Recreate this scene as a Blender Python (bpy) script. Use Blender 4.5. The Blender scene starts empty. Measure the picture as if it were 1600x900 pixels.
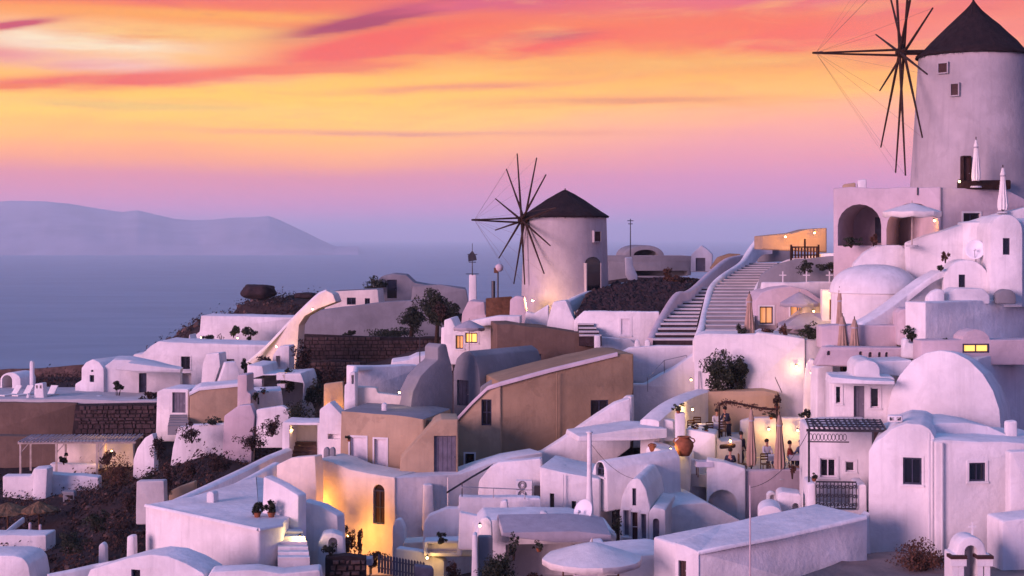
import bpy, bmesh, math, random
from mathutils import Vector, Matrix, noise
from mathutils.geometry import tessellate_polygon
random.seed(11)
sin, cos, pi, RAD = math.sin, math.cos, math.pi, math.radians
S = bpy.context.scene
COL = S.collection

# ------------------------------------------------------------------ camera
EYE, FPX, CX, CY = 100.0, 2400.0, 800.0, 370.0      # eye height above the sea; focal length and principal row for a 1600 x 900 frame
cam_data = bpy.data.cameras.new('camera')
cam = bpy.data.objects.new('camera', cam_data)
COL.objects.link(cam)
cam.location = (0, 0, EYE)
cam.rotation_euler = (RAD(90), 0, 0)
cam_data.sensor_width = 36.0
cam_data.lens = 36.0 * FPX / 1600.0
cam_data.shift_y = -(450.0 - CY) / 1600.0
cam_data.clip_start = 1.0
cam_data.clip_end = 90000.0
S.camera = cam

# ------------------------------------------------------------------ light
S.view_settings.view_transform = 'Standard'
S.view_settings.look = 'None'
S.view_settings.exposure = 0.14
S.view_settings.gamma = 1.0
S.view_settings.use_curve_mapping = False
S.render.engine = 'CYCLES'
S.cycles.use_denoising = True
S.cycles.max_bounces = 7
S.cycles.diffuse_bounces = 3
S.cycles.glossy_bounces = 2
S.cycles.transmission_bounces = 3
S.cycles.volume_bounces = 4
S.cycles.sample_clamp_indirect = 4.0

sun_data = bpy.data.lights.new('afterglow_sun', 'SUN')
sun_data.energy = 4.9
sun_data.angle = RAD(26)
sun_data.color = (1.0, 0.55, 0.71)
sun = bpy.data.objects.new('afterglow_sun', sun_data)
COL.objects.link(sun)
SUN_FROM = Vector((-0.73, -0.66, 0.13)).normalized()
sun.rotation_euler = SUN_FROM.to_track_quat('Z', 'Y').to_euler()
sun.location = (-60, 20, 160)

def srgb(r, g, b, k=1.0):
    f = lambda c: (c / 255.0 / 12.92) if c / 255.0 <= 0.04045 else ((c / 255.0 + 0.055) / 1.055) ** 2.4
    return (f(r) * k, f(g) * k, f(b) * k, 1.0)

class NT:
    """tiny wrapper for building node trees"""
    def __init__(self, tree):
        self.t = tree; self.n = tree.nodes; self.l = tree.links
    def node(self, kind, **kw):
        nd = self.n.new(kind)
        for k, v in kw.items(): setattr(nd, k, v)
        return nd
    def put(self, sock, v):
        if isinstance(v, bpy.types.NodeSocket): self.l.new(v, sock)
        elif v is not None: sock.default_value = v
    def m(self, op, a, b=None, c=None, clamp=False):
        nd = self.node('ShaderNodeMath', operation=op); nd.use_clamp = clamp
        self.put(nd.inputs[0], a)
        if b is not None: self.put(nd.inputs[1], b)
        if c is not None: self.put(nd.inputs[2], c)
        return nd.outputs[0]
    def mix(self, f, a, b, mode='MIX'):
        nd = self.node('ShaderNodeMix', data_type='RGBA', blend_type=mode)
        self.put(nd.inputs[0], f); self.put(nd.inputs[6], a); self.put(nd.inputs[7], b)
        return nd.outputs[2]
    def ramp(self, f, stops, interp='LINEAR'):
        nd = self.node('ShaderNodeValToRGB'); cr = nd.color_ramp; cr.interpolation = interp
        while len(cr.elements) < len(stops): cr.elements.new(0.5)
        for e, (p, c) in zip(cr.elements, stops):
            e.position = p; e.color = c if len(c) == 4 else (*c, 1)
        self.put(nd.inputs[0], f)
        return nd.outputs[0]
    def noise(self, vec, scale, detail=4, rough=0.55, dist=0.0):
        nd = self.node('ShaderNodeTexNoise')
        if vec is not None: self.put(nd.inputs['Vector'], vec)
        nd.inputs['Scale'].default_value = scale; nd.inputs['Detail'].default_value = detail
        nd.inputs['Roughness'].default_value = rough; nd.inputs['Distortion'].default_value = dist
        return nd.outputs['Fac']
    def xyz(self, x, y, z):
        nd = self.node('ShaderNodeCombineXYZ')
        for s, v in zip(nd.inputs, (x, y, z)): self.put(s, v)
        return nd.outputs[0]

# sky: a dusk dome in azimuth / elevation, orange cloud streaks low in the west, lavender blue overhead, rosy in the east
world = bpy.data.worlds.new('World'); S.world = world; world.use_nodes = True
w = NT(world.node_tree); w.n.clear()
co = w.node('ShaderNodeTexCoord'); sep = w.node('ShaderNodeSeparateXYZ')
w.l.new(co.outputs['Generated'], sep.inputs[0])
dx, dy, dz = sep.outputs
az = w.m('ARCTAN2', dx, dy)                       # radians, 0 straight ahead, + to the right
el = w.m('ARCSINE', dz)
U = w.m('MULTIPLY', az, 24.0)                     # 100-pixel units: -8 left edge .. 8 right edge
V = w.m('MULTIPLY', el, 24.0)                     # 0 horizon .. 3.7 top of the view
west = w.m('MULTIPLY_ADD', dy, 0.5, 0.5)          # 1 ahead, 0 behind
nz = w.noise(w.xyz(w.m('MULTIPLY', U, 0.16), w.m('MULTIPLY_ADD', U, -0.05, w.m('MULTIPLY', V, 0.9)), 3.1), 1.0, 6, 0.55, 0.4)
wob = w.m('SUBTRACT', nz, 0.5)
Vw = w.m('ADD', V, w.m('MULTIPLY', wob, w.m('MULTIPLY', w.m('SMOOTH_MIN', w.m('MAXIMUM', w.m('SUBTRACT', V, 0.4), 0.0), 1.5, 0.3), 0.75)))
# elevation ramp, 0..90 degrees compressed: t = 1 - exp(-V / 6)
tt = w.m('SUBTRACT', 1.0, w.m('POWER', 2.71828, w.m('DIVIDE', Vw, -6.0)))
def T(v): return 1 - math.exp(-v / 6.0)
base_l = w.ramp(tt, [(0.0, srgb(206, 122, 176, 1.3)), (T(.45), srgb(216, 124, 160, 1.3)), (T(.95), srgb(228, 134, 136, 1.22)), (T(1.2), srgb(248, 156, 92, 1.25)),
                     (T(1.5), srgb(255, 176, 62, 1.32)), (T(1.9), srgb(255, 200, 58, 1.24)), (T(2.3), srgb(255, 190, 54, 1.16)), (T(2.8), srgb(255, 174, 60, 1.04)),
                     (T(3.3), srgb(255, 144, 58, 1.0)), (T(3.8), srgb(250, 106, 74, .96)), (T(5.2), srgb(214, 118, 132)), (T(8.0), srgb(140, 104, 166)),
                     (T(14.), srgb(100, 126, 196)), (T(30.), srgb(84, 150, 220))])
base_r = w.ramp(tt, [(0.0, srgb(190, 126, 182, 1.3)), (T(.45), srgb(204, 124, 172, 1.3)), (T(.95), srgb(216, 132, 164, 1.25)), (T(1.3), srgb(230, 142, 154, 1.22)),
                     (T(1.7), srgb(246, 160, 138, 1.2)), (T(2.1), srgb(255, 182, 80, 1.2)), (T(2.5), srgb(255, 178, 66, 1.12)), (T(2.8), srgb(255, 160, 60, 1.0)),
                     (T(3.2), srgb(255, 126, 70, .96)), (T(3.8), srgb(244, 112, 100, .95)), (T(5.2), srgb(210, 120, 140)), (T(8.0), srgb(140, 104, 166)),
                     (T(14.), srgb(100, 126, 196)), (T(30.), srgb(84, 150, 220))])
side = w.m('MULTIPLY_ADD', U, 0.16, 0.42, clamp=True)
side = w.m('SMOOTH_MIN', side, 1.0, 0.2)
skyc = w.mix(side, base_l, base_r)
fn = w.noise(w.xyz(w.m('MULTIPLY', U, 0.5), w.m('MULTIPLY_ADD', U, -0.12, w.m('MULTIPLY', V, 4.0)), 7.7), 1.0, 6, 0.62, 0.3)
fw = w.m('SUBTRACT', fn, 0.5)
wobs = w.m('MULTIPLY_ADD', fw, 0.55, wob)
UVW = w.xyz(U, V, wobs)
NW = w.m('MULTIPLY', w.m('MULTIPLY_ADD', wobs, 2.4, 1.05), w.m('GREATER_THAN', dy, 0.0))
def streak(u0, v0, slope, lu, lv, pw, wobble):
    lv, pw = lv * .88, pw * 1.2
    """a long soft cloud: gaussian about a tilted line in azimuth/elevation"""
    d = w.node('ShaderNodeVectorMath', operation='DOT_PRODUCT'); w.l.new(UVW, d.inputs[0]); d.inputs[1].default_value = (-slope / lv, 1 / lv, .7 * wobble / lv)
    vv = w.m('ADD', d.outputs['Value'], (slope * u0 - v0) / lv)
    du = w.m('MULTIPLY_ADD', U, 1 / lu, -u0 / lu)
    r2 = w.m('MULTIPLY_ADD', du, du, w.m('MULTIPLY', vv, vv))
    g = w.m('EXPONENT', w.m('MULTIPLY', r2, -1.0))
    return w.m('MULTIPLY', w.m('MULTIPLY', g, NW), pw, clamp=True)
for (u0, v0, sl, lu, lv, cv, pw, wb, c) in [
    (-6.8, 2.90, -.03, 2.1, .28, .0, 1.1, .6, (255, 232, 196)),     # pale opening at the left
    (-6.3, 2.56, -.05, 2.0, .15, .0, 1.0, .5, (253, 200, 182)),
    (-7.9, 2.66, -.05, 1.3, .16, .0, .8, .5, (238, 134, 136)),
    (-4.7, 3.08, -.02, 2.2, .18, .0, .8, .6, (255, 196, 100)),
    (-5.2, 3.37, .01, 2.8, .09, .0, 1.0, .4, (255, 168, 64)),
    (-6.6, 3.66, .02, 3.0, .18, .0, .95, .4, (240, 108, 102)),
    (-7.6, 3.12, .16, .62, .06, .0, 1.3, .25, (204, 72, 92)),       # short crimson wisp
    (-6.4, 2.33, .07, 2.0, .12, .0, 1.25, .35, (248, 98, 72)),      # long red band sweeping up to the right
    (-7.8, 2.20, .05, 1.2, .06, .0, 1.1, .25, (252, 122, 36)),
    (-3.4, 2.56, .07, 2.2, .12, .0, 1.15, .4, (254, 116, 70)),
    (-2.0, 3.02, .17, 1.7, .26, .0, 1.1, .6, (250, 94, 68)),
    (-1.8, 3.46, .20, 1.4, .13, .0, 1.2, .5, (178, 60, 84)),        # dark plum streak at the top
    (-2.5, 3.28, .18, .7, .07, .0, 1.0, .4, (172, 60, 84)),
    (-.3, 3.64, .05, 1.5, .16, .0, .9, .6, (222, 92, 112)),
    (.6, 3.00, .02, 2.6, .24, .0, 1.15, .7, (252, 100, 66)),
    (.7, 3.10, .04, .6, .09, .0, .9, .5, (198, 80, 92)),
    (3.8, 3.10, .03, 2.6, .22, .0, .95, .7, (253, 110, 76)),
    (1.6, 2.66, .02, 3.6, .12, .0, .9, .5, (255, 176, 72)),
    (2.0, 2.12, .0, 2.2, .07, .0, .9, .4, (250, 164, 88)),
    (-1.0, 2.30, .05, 1.5, .07, .0, .9, .4, (248, 150, 96)),
    (-5.5, 1.98, -.02, 2.6, .10, .0, .9, .4, (255, 204, 88)),
    (4.6, 3.62, .0, 2.8, .22, .0, .9, .6, (234, 106, 120)),
    (7.4, 3.0, .0, 1.8, .5, .0, .8, .6, (250, 136, 112)),
    (-2.0, 1.62, .0, 4.0, .06, .0, .5, .3, (244, 160, 118)),
]:
    skyc = w.mix(streak(u0, v0, sl, lu, lv, pw, wb), skyc, srgb(*c, 1.0))
# fine horizontal shreds
fm = w.m('MULTIPLY', w.m('MULTIPLY_ADD', fn, 3.0, -1.5, clamp=True), w.m('MULTIPLY_ADD', V, 0.5, -0.5, clamp=True))
skyc = w.mix(w.m('MULTIPLY', fm, 0.6), skyc, srgb(240, 112, 84))
fn2 = w.noise(w.xyz(w.m('MULTIPLY', U, 0.33), w.m('MULTIPLY_ADD', U, -0.16, w.m('MULTIPLY', V, 2.6)), 21.3), 1.0, 7, 0.62, 0.5)
fm2 = w.m('MULTIPLY', w.m('MULTIPLY_ADD', fn2, 4.0, -2.2, clamp=True), w.m('MULTIPLY_ADD', V, 0.6, -0.75, clamp=True))
skyc = w.mix(w.m('MULTIPLY', fm2, 0.55), skyc, srgb(255, 200, 100, 1.05))
fm3 = w.m('MULTIPLY', w.m('MULTIPLY_ADD', fn2, -4.5, 1.75, clamp=True), w.m('MULTIPLY_ADD', V, 0.7, -1.3, clamp=True))
skyc = w.mix(w.m('MULTIPLY', fm3, 0.75), skyc, srgb(216, 80, 92))
# the eastern half: rosy belt fading to lavender
east = w.ramp(tt, [(0.0, srgb(116, 106, 186)), (T(2.0), srgb(132, 108, 190)), (T(5.0), srgb(136, 114, 190)), (T(9.0), srgb(118, 116, 192)),
                   (T(16.), srgb(98, 126, 196)), (T(30.), srgb(84, 150, 220))])
ef = w.m('SMOOTH_MIN', w.m('MULTIPLY_ADD', west, -2.2, 1.5, clamp=True), 1.0, 0.2)
skyc = w.mix(ef, skyc, east)
bg = w.node('ShaderNodeBackground'); w.l.new(skyc, bg.inputs['Color']); bg.inputs['Strength'].default_value = 1.0
out = w.node('ShaderNodeOutputWorld'); w.l.new(bg.outputs[0], out.inputs['Surface'])
world.cycles.sampling_method = 'MANUAL'; world.cycles.sample_map_resolution = 512

# ------------------------------------------------------------------ materials
MATS = {}
def mat(name, col, rough=0.85, var=0.12, scale=1.2, bump=0.25, bscale=9.0, spec=0.2, metal=0.0, col2=None, emit=None, estr=0.0, trans=0.0, streaks=0.0, patches=0.0):
    if name in MATS: return MATS[name]
    m = bpy.data.materials.new(name); m.use_nodes = True
    t = NT(m.node_tree); bs = m.node_tree.nodes['Principled BSDF']
    geo = t.node('ShaderNodeNewGeometry')
    pos = geo.outputs['Position']
    n1 = t.noise(pos, scale, 6, 0.6)
    c2 = col2 if col2 else tuple(max(0.0, c * (1 - 2.4 * var)) for c in col)
    f = t.m('MULTIPLY_ADD', n1, 2.6, -0.8, clamp=True)
    c = t.mix(f, (*c2, 1), (*col, 1))
    if streaks:
        mp = t.node('ShaderNodeMapping'); t.l.new(pos, mp.inputs[0]); mp.inputs['Scale'].default_value = (3.2, 3.2, 0.25)
        n2 = t.noise(mp.outputs[0], 1.0, 5, 0.65)
        f2 = t.m('MULTIPLY', t.m('MULTIPLY_ADD', n2, 4.0, -2.0, clamp=True), streaks)
        c = t.mix(f2, c, (*(x * 0.55 for x in col), 1))
    if patches:
        n5 = t.noise(pos, .75, 4, .6, .8); n6 = t.noise(pos, 2.6, 6, .7)
        f5 = t.m('MULTIPLY_ADD', t.m('ADD', n5, t.m('MULTIPLY', n6, .25)), 14.0, -9.2, clamp=True)
        c = t.mix(t.m('MULTIPLY', f5, patches), c, (*(x * 0.72 for x in col), 1))
        f6 = t.m('MULTIPLY_ADD', n6, 9.0, -5.9, clamp=True)
        c = t.mix(t.m('MULTIPLY', f6, patches * .8), c, (*(x * k_ for x, k_ in zip(col, (.62, .58, .55))), 1))
    t.l.new(c, bs.inputs['Base Color'])
    bs.inputs['Roughness'].default_value = rough
    bs.inputs['Specular IOR Level'].default_value = spec
    bs.inputs['Metallic'].default_value = metal
    if emit:
        bs.inputs['Emission Color'].default_value = (*emit, 1); bs.inputs['Emission Strength'].default_value = estr
    if trans:
        bs.inputs['Transmission Weight'].default_value = trans
    if bump:
        b = t.node('ShaderNodeBump'); b.inputs['Strength'].default_value = bump; b.inputs['Distance'].default_value = 0.06
        n3 = t.noise(pos, bscale, 5, 0.65)
        n4 = t.noise(pos, bscale * 0.22, 3, 0.5)
        t.l.new(t.m('ADD', n3, t.m('MULTIPLY', n4, 2.0)), b.inputs['Height']); t.l.new(b.outputs[0], bs.inputs['Normal'])
    MATS[name] = m
    return m
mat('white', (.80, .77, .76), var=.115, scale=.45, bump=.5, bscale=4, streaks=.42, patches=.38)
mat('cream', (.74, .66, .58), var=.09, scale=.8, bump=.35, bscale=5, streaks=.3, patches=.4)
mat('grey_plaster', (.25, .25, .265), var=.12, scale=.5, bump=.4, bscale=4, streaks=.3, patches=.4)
mat('pink_plaster', (.58, .48, .50), var=.10, scale=.5, bump=.35, bscale=5, streaks=.3, patches=.4)
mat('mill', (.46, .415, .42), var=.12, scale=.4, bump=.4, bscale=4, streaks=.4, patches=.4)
mat('brown', (.335, .232, .140), var=.15, scale=.45, bump=.45, bscale=4, streaks=.45, patches=.75)
mat('brown_dark', (.175, .115, .085), var=.16, scale=.5, bump=.5, bscale=4, streaks=.5, patches=.75)
mat('tan', (.46, .335, .215), var=.12, scale=.5, bump=.4, bscale=4, streaks=.35, patches=.75)
mat('rock_black', (.048, .030, .033), var=.25, scale=1.6, bump=.7, bscale=7, rough=.95)
mat('stone_dark', (.10, .064, .064), var=.25, scale=1.6, bump=.7, bscale=7, rough=.95)
mat('stone', (.17, .105, .09), var=.3, scale=1.5, bump=.7, bscale=7, rough=.95)
mat('mortar', (.03, .02, .022), var=.2, scale=2, bump=.6)
mat('soil', (.05, .031, .03), var=.3, scale=.35, bump=.9, bscale=3, rough=.97, col2=(.022, .013, .014))
mat('thatch', (.03, .017, .018), var=.3, scale=2.5, bump=.9, bscale=12, rough=.95, col2=(.014, .008, .01))
mat('straw', (.26, .15, .08), var=.3, scale=3, bump=.8, bscale=14, rough=.95)
mat('wood_dark', (.045, .02, .014), var=.25, scale=4, bump=.4, bscale=16, rough=.7)
mat('wood', (.16, .075, .04), var=.25, scale=3, bump=.4, bscale=14, rough=.7)
mat('wood_pale', (.52, .44, .38), var=.15, scale=3, bump=.3, bscale=14, rough=.7)
mat('rope', (.20, .12, .10), var=.1, bump=0)
mat('iron', (.022, .022, .03), rough=.5, var=.1, bump=.15, spec=.5)
mat('steel', (.35, .35, .38), rough=.4, var=.1, bump=.1, spec=.5, metal=.6)
mat('glass', (.012, .012, .018), rough=.08, var=.1, bump=0, spec=.6)
mat('glass_blue', (.05, .06, .10), rough=.12, var=.2, bump=0, spec=.6)
mat('door_blue', (.045, .05, .085), rough=.6, var=.2, scale=3, bump=.2)
mat('door_brown', (.065, .03, .028), rough=.65, var=.2, scale=3, bump=.2)
mat('door_grey', (.16, .15, .19), rough=.65, var=.15, scale=3, bump=.2)
mat('shutter', (.72, .68, .70), rough=.6, var=.08, scale=3, bump=.2)
mat('canvas', (.76, .72, .68), rough=.9, var=.07, scale=2, bump=.25, bscale=20)
mat('canvas_grey', (.40, .37, .40), rough=.9, var=.08, scale=2, bump=.25, bscale=20)
mat('canvas_tan_lamplit', (.42, .29, .22), rough=.9, var=.1, scale=2, bump=.3, bscale=20)  # tan canvas; also carries the golden lamplight of the white furled parasols
mat('terracotta', (.32, .11, .05), rough=.8, var=.2, scale=4, bump=.2)
mat('leaf_dark', (.040, .048, .026), rough=.75, var=.3, scale=2.5, bump=0, col2=(.014, .016, .014))
mat('leaf', (.055, .065, .028), rough=.7, var=.3, scale=2.5, bump=0, col2=(.022, .026, .018))
mat('leaf_dry', (.13, .062, .038), rough=.85, var=.3, scale=2.5, bump=0, col2=(.05, .022, .018))
mat('leaf_scrub', (.062, .034, .028), rough=.9, var=.3, scale=.9, bump=0, col2=(.02, .012, .013))
mat('flower', (.42, .05, .10), rough=.7, var=.2, bump=0)
mat('bark', (.05, .03, .022), rough=.95, var=.2, scale=5, bump=.5)
mat('paving', (.30, .21, .19), var=.16, scale=.8, bump=.5, bscale=5)
mat('concrete', (.50, .48, .48), var=.1, scale=.8, bump=.35)
mat('skin', (.42, .22, .15), rough=.6, var=.05, bump=0)
mat('cloth_dark', (.03, .03, .05), rough=.9, var=.1, bump=0)
mat('cloth_red', (.22, .03, .025), rough=.9, var=.1, bump=0)
mat('cloth_pale', (.58, .55, .60), rough=.9, var=.1, bump=0)
mat('cloth_blue', (.10, .13, .24), rough=.9, var=.1, bump=0)
mat('hair', (.02, .012, .01), rough=.7, var=.1, bump=0)
mat('glow_win', (.9, .5, .15), bump=0, emit=(1.0, .48, .10), estr=1.5)
mat('glow_soft', (.8, .4, .2), bump=0, emit=(1.0, .40, .12), estr=.55)
mat('glow_bulb', (1, .8, .5), bump=0, emit=(1.0, .66, .25), estr=9.0)
mat('plastic_white', (.72, .72, .74), rough=.45, var=.05, bump=.05, spec=.4)
mat('rock_far', (.46, .38, .44), var=.15, scale=.004, bump=0, rough=1)  # rock paled to lavender; part of the haze lies in this colour

# ------------------------------------------------------------------ mesh helpers
def P(px, py, Y):
    """point of the place seen at pixel (px, py) of the 1600 x 900 photo, Y metres ahead"""
    return Vector(((px - CX) / FPX * Y, Y, EYE + (CY - py) / FPX * Y))
def RZ(px, py, z):
    """the same for a point at known height z (below eye level)"""
    return P(px, py, (EYE - z) * FPX / (py - CY))
WL = {}
def empty(name, loc):
    o = bpy.data.objects.new(name, None); COL.objects.link(o)
    o.location = loc; o.empty_display_size = 0.3; WL[o.name] = Vector(loc)
    return o
def tag(o, label, cat, group=None, kind=None):
    if label: o['label'] = label
    if cat: o['category'] = cat
    if group: o['group'] = group
    if kind or cat: o['kind'] = kind or 'thing'
    return o
class MB:
    def __init__(s): s.v = []; s.f = []
    def add(s, verts, faces):
        k = len(s.v); s.v += [Vector(x) for x in verts]; s.f += [tuple(i + k for i in f) for f in faces]
        return s
    def hexa(s, c):       # 8 corners: bottom 4 CCW, top 4 CCW
        return s.add(c, [(3, 2, 1, 0), (4, 5, 6, 7), (0, 1, 5, 4), (1, 2, 6, 5), (2, 3, 7, 6), (3, 0, 4, 7)])
    def box(s, c, sx, sy, sz, rot=0.0, tilt=None):
        """box centred on c (centre), full sizes"""
        M = Matrix.Rotation(rot, 3, 'Z')
        if tilt is not None: M = M @ tilt
        c = Vector(c)
        return s.hexa([c + M @ Vector((x * sx / 2, y * sy / 2, z * sz / 2)) for z in (-1, 1) for x, y in ((-1, -1), (1, -1), (1, 1), (-1, 1))])
    def tube(s, a, b, r0, r1=None, n=8, cap=True):
        a, b = Vector(a), Vector(b); r1 = r0 if r1 is None else r1
        d = (b - a)
        if d.length < 1e-6: return s
        d.normalize(); p = d.orthogonal().normalized(); q = d.cross(p)
        vs = [a + (p * cos(2 * pi * i / n) + q * sin(2 * pi * i / n)) * r0 for i in range(n)] + \
             [b + (p * cos(2 * pi * i / n) + q * sin(2 * pi * i / n)) * r1 for i in range(n)]
        fs = [(i, (i + 1) % n, n + (i + 1) % n, n + i) for i in range(n)]
        if cap: fs += [tuple(range(n - 1, -1, -1)), tuple(range(n, 2 * n))]
        return s.add(vs, fs)
    def path(s, pts, r, n=6):
        for a, b in zip(pts[:-1], pts[1:]): s.tube(a, b, r, r, n)
        return s
    def lathe(s, c, prof, n=24, a0=0.0, a1=2 * pi, wob=0.0):
        """profile [(r, z)] about the vertical through c"""
        c = Vector(c); full = abs(a1 - a0 - 2 * pi) < 1e-4; m = n if full else n + 1
        vs = []
        for (r, z) in prof:
            for i in range(m):
                a = a0 + (a1 - a0) * i / n
                rr = r * (1 + wob * (random.random() - .5))
                vs.append(c + Vector((rr * cos(a), rr * sin(a), z)))
        fs = []
        for j in range(len(prof) - 1):
            for i in range(n):
                i2 = (i + 1) % m
                fs.append((j * m + i, j * m + i2, (j + 1) * m + i2, (j + 1) * m + i))
        return s.add(vs, fs)
    def ico(s, c, rad, sub=1, jit=0.0, squash=(1, 1, 1)):
        bm = bmesh.new(); bmesh.ops.create_icosphere(bm, subdivisions=sub, radius=1.0)
        c = Vector(c); vs = []
        for v in bm.verts:
            k = rad * (1 + jit * (random.random() - .5))
            vs.append(c + Vector((v.co.x * k * squash[0], v.co.y * k * squash[1], v.co.z * k * squash[2])))
        fs = [tuple(v.index for v in f.verts) for f in bm.faces]; bm.free()
        return s.add(vs, fs)
    def build(s, name, material, parent=None, smooth=False, loc=None, angle=40, fix=True):
        me = bpy.data.meshes.new(name)
        if parent is not None: o0 = WL[parent.name]
        elif loc is not None: o0 = Vector(loc)
        else:
            xs = [v.x for v in s.v]; ys = [v.y for v in s.v]; zs = [v.z for v in s.v]
            o0 = Vector(((min(xs) + max(xs)) / 2, (min(ys) + max(ys)) / 2, min(zs)))
        me.from_pydata([v - o0 for v in s.v], [], s.f)
        if fix or smooth:
            bm = bmesh.new(); bm.from_mesh(me)
            if smooth: bmesh.ops.remove_doubles(bm, verts=bm.verts, dist=0.0008)
            if fix: bmesh.ops.recalc_face_normals(bm, faces=bm.faces)
            if smooth:
                for f in bm.faces: f.smooth = True
                for e in bm.edges:
                    if len(e.link_faces) == 2 and e.calc_face_angle(0) > RAD(angle): e.smooth = False
            bm.to_mesh(me); bm.free()
        me.materials.append(MATS[material] if isinstance(material, str) else material)
        o = bpy.data.objects.new(name, me); COL.objects.link(o)
        if parent is not None: o.parent = parent
        else: o.location = o0
        WL[o.name] = o0
        return o

def area2(p): return sum(p[i][0] * p[(i + 1) % len(p)][1] - p[(i + 1) % len(p)][0] * p[i][1] for i in range(len(p))) / 2
def roundpoly(p, r, steps=3):
    out_ = []; n = len(p)
    for i in range(n):
        a, b, c = Vector(p[i - 1]), Vector(p[i]), Vector(p[(i + 1) % n])
        d1, d2 = (a - b), (c - b); l1, l2 = d1.length, d2.length
        if l1 < 1e-5 or l2 < 1e-5: continue
        turn = pi - d1.angle(d2)
        if turn < 0.3: out_.append(tuple(b)); continue
        k = min(r, .45 * l1, .45 * l2)
        s0 = b + d1 / l1 * k; s1 = b + d2 / l2 * k
        for j in range(steps + 1):
            t = j / steps
            out_.append(tuple(s0 * (1 - t) ** 2 + b * 2 * t * (1 - t) + s1 * t * t))
    return out_
def inset(p, d):
    n = len(p); out_ = []
    for i in range(n):
        a, b, c = Vector(p[i - 1]), Vector(p[i]), Vector(p[(i + 1) % n])
        e1 = (b - a); e2 = (c - b)
        if e1.length < 1e-7 or e2.length < 1e-7: out_.append(tuple(b)); continue
        n1 = Vector((-e1.y, e1.x)).normalized(); n2 = Vector((-e2.y, e2.x)).normalized()
        m = n1 + n2
        if m.length < 1e-4: m = n1
        m.normalize(); k = d / max(.4, m.dot(n1))
        out_.append(tuple(b + m * k))
    return out_
def arch(u0, u1, z0, z1, rise=None, n=10):
    """arched opening outline CCW"""
    w_ = (u1 - u0) / 2; rise = min(w_, (z1 - z0) * .9) if rise is None else rise
    zs = z1 - rise; cxx = (u0 + u1) / 2
    return [(u0, z0), (u1, z0)] + [(cxx + w_ * cos(pi * i / n), zs + rise * sin(pi * i / n)) for i in range(n + 1)]
def archpx(x0, x1, top, spring, bottom, n=12):
    """pixel outline of an arch-topped gable, drawn left to right"""
    c, w_ = (x0 + x1) / 2, (x1 - x0) / 2
    return [(x0, bottom)] + [(c - w_ * cos(pi * i / n), spring - (spring - top) * sin(pi * i / n)) for i in range(n + 1)] + [(x1, bottom)]
def fill_holes(outer, holes):
    """triangles over outer polygon minus holes; returns (points, tris)"""
    polys = [[Vector((x, y, 0)) for x, y in outer]] + [[Vector((x, y, 0)) for x, y in h] for h in holes]
    tris = tessellate_polygon(polys)
    pts = [q for pl in polys for q in pl]
    return pts, [t for t in tris]

class Wall:
    """a vertical plane through the point seen at column px0, Y0 metres ahead, turned by yaw degrees (negative faces left)"""
    def __init__(s, px0, Y0, yaw):
        s.o = Vector(((px0 - CX) / FPX * Y0, Y0)); a = RAD(yaw); s.yaw = a
        s.d = Vector((cos(a), sin(a))); s.i = Vector((-sin(a), cos(a)))
    def uz(s, px, py):
        a = (px - CX) / FPX
        u = (a * s.o.y - s.o.x) / (s.d.x - a * s.d.y); t = s.o.y + u * s.d.y
        return (u, EYE + (CY - py) / FPX * t)
    def p(s, u, z, d=0.0, dz=0.0):
        q = s.o + s.d * u + s.i * d
        return Vector((q.x, q.y, z + dz))
    def rect(s, x0, y0, x1, y1):
        ym = (y0 + y1) / 2; xm = (x0 + x1) / 2
        return s.uz(x0, ym)[0], s.uz(x1, ym)[0], s.uz(xm, y1)[1], s.uz(xm, y0)[1]      # u0,u1,z0,z1
    def bar(s, mb, u0, u1, z0, z1, d0, d1):
        return mb.hexa([s.p(u0, z0, d0), s.p(u1, z0, d0), s.p(u1, z0, d1), s.p(u0, z0, d1),
                        s.p(u0, z1, d0), s.p(u1, z1, d0), s.p(u1, z1, d1), s.p(u0, z1, d1)])
    def slab(s, mb, poly, d0, d1):
        n = len(poly)
        return mb.add([s.p(u, z, d0) for u, z in poly] + [s.p(u, z, d1) for u, z in poly],
                      [tuple(range(n)), tuple(range(2 * n - 1, n - 1, -1))] + [(i, (i + 1) % n, n + (i + 1) % n, n + i) for i in range(n)])

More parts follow.
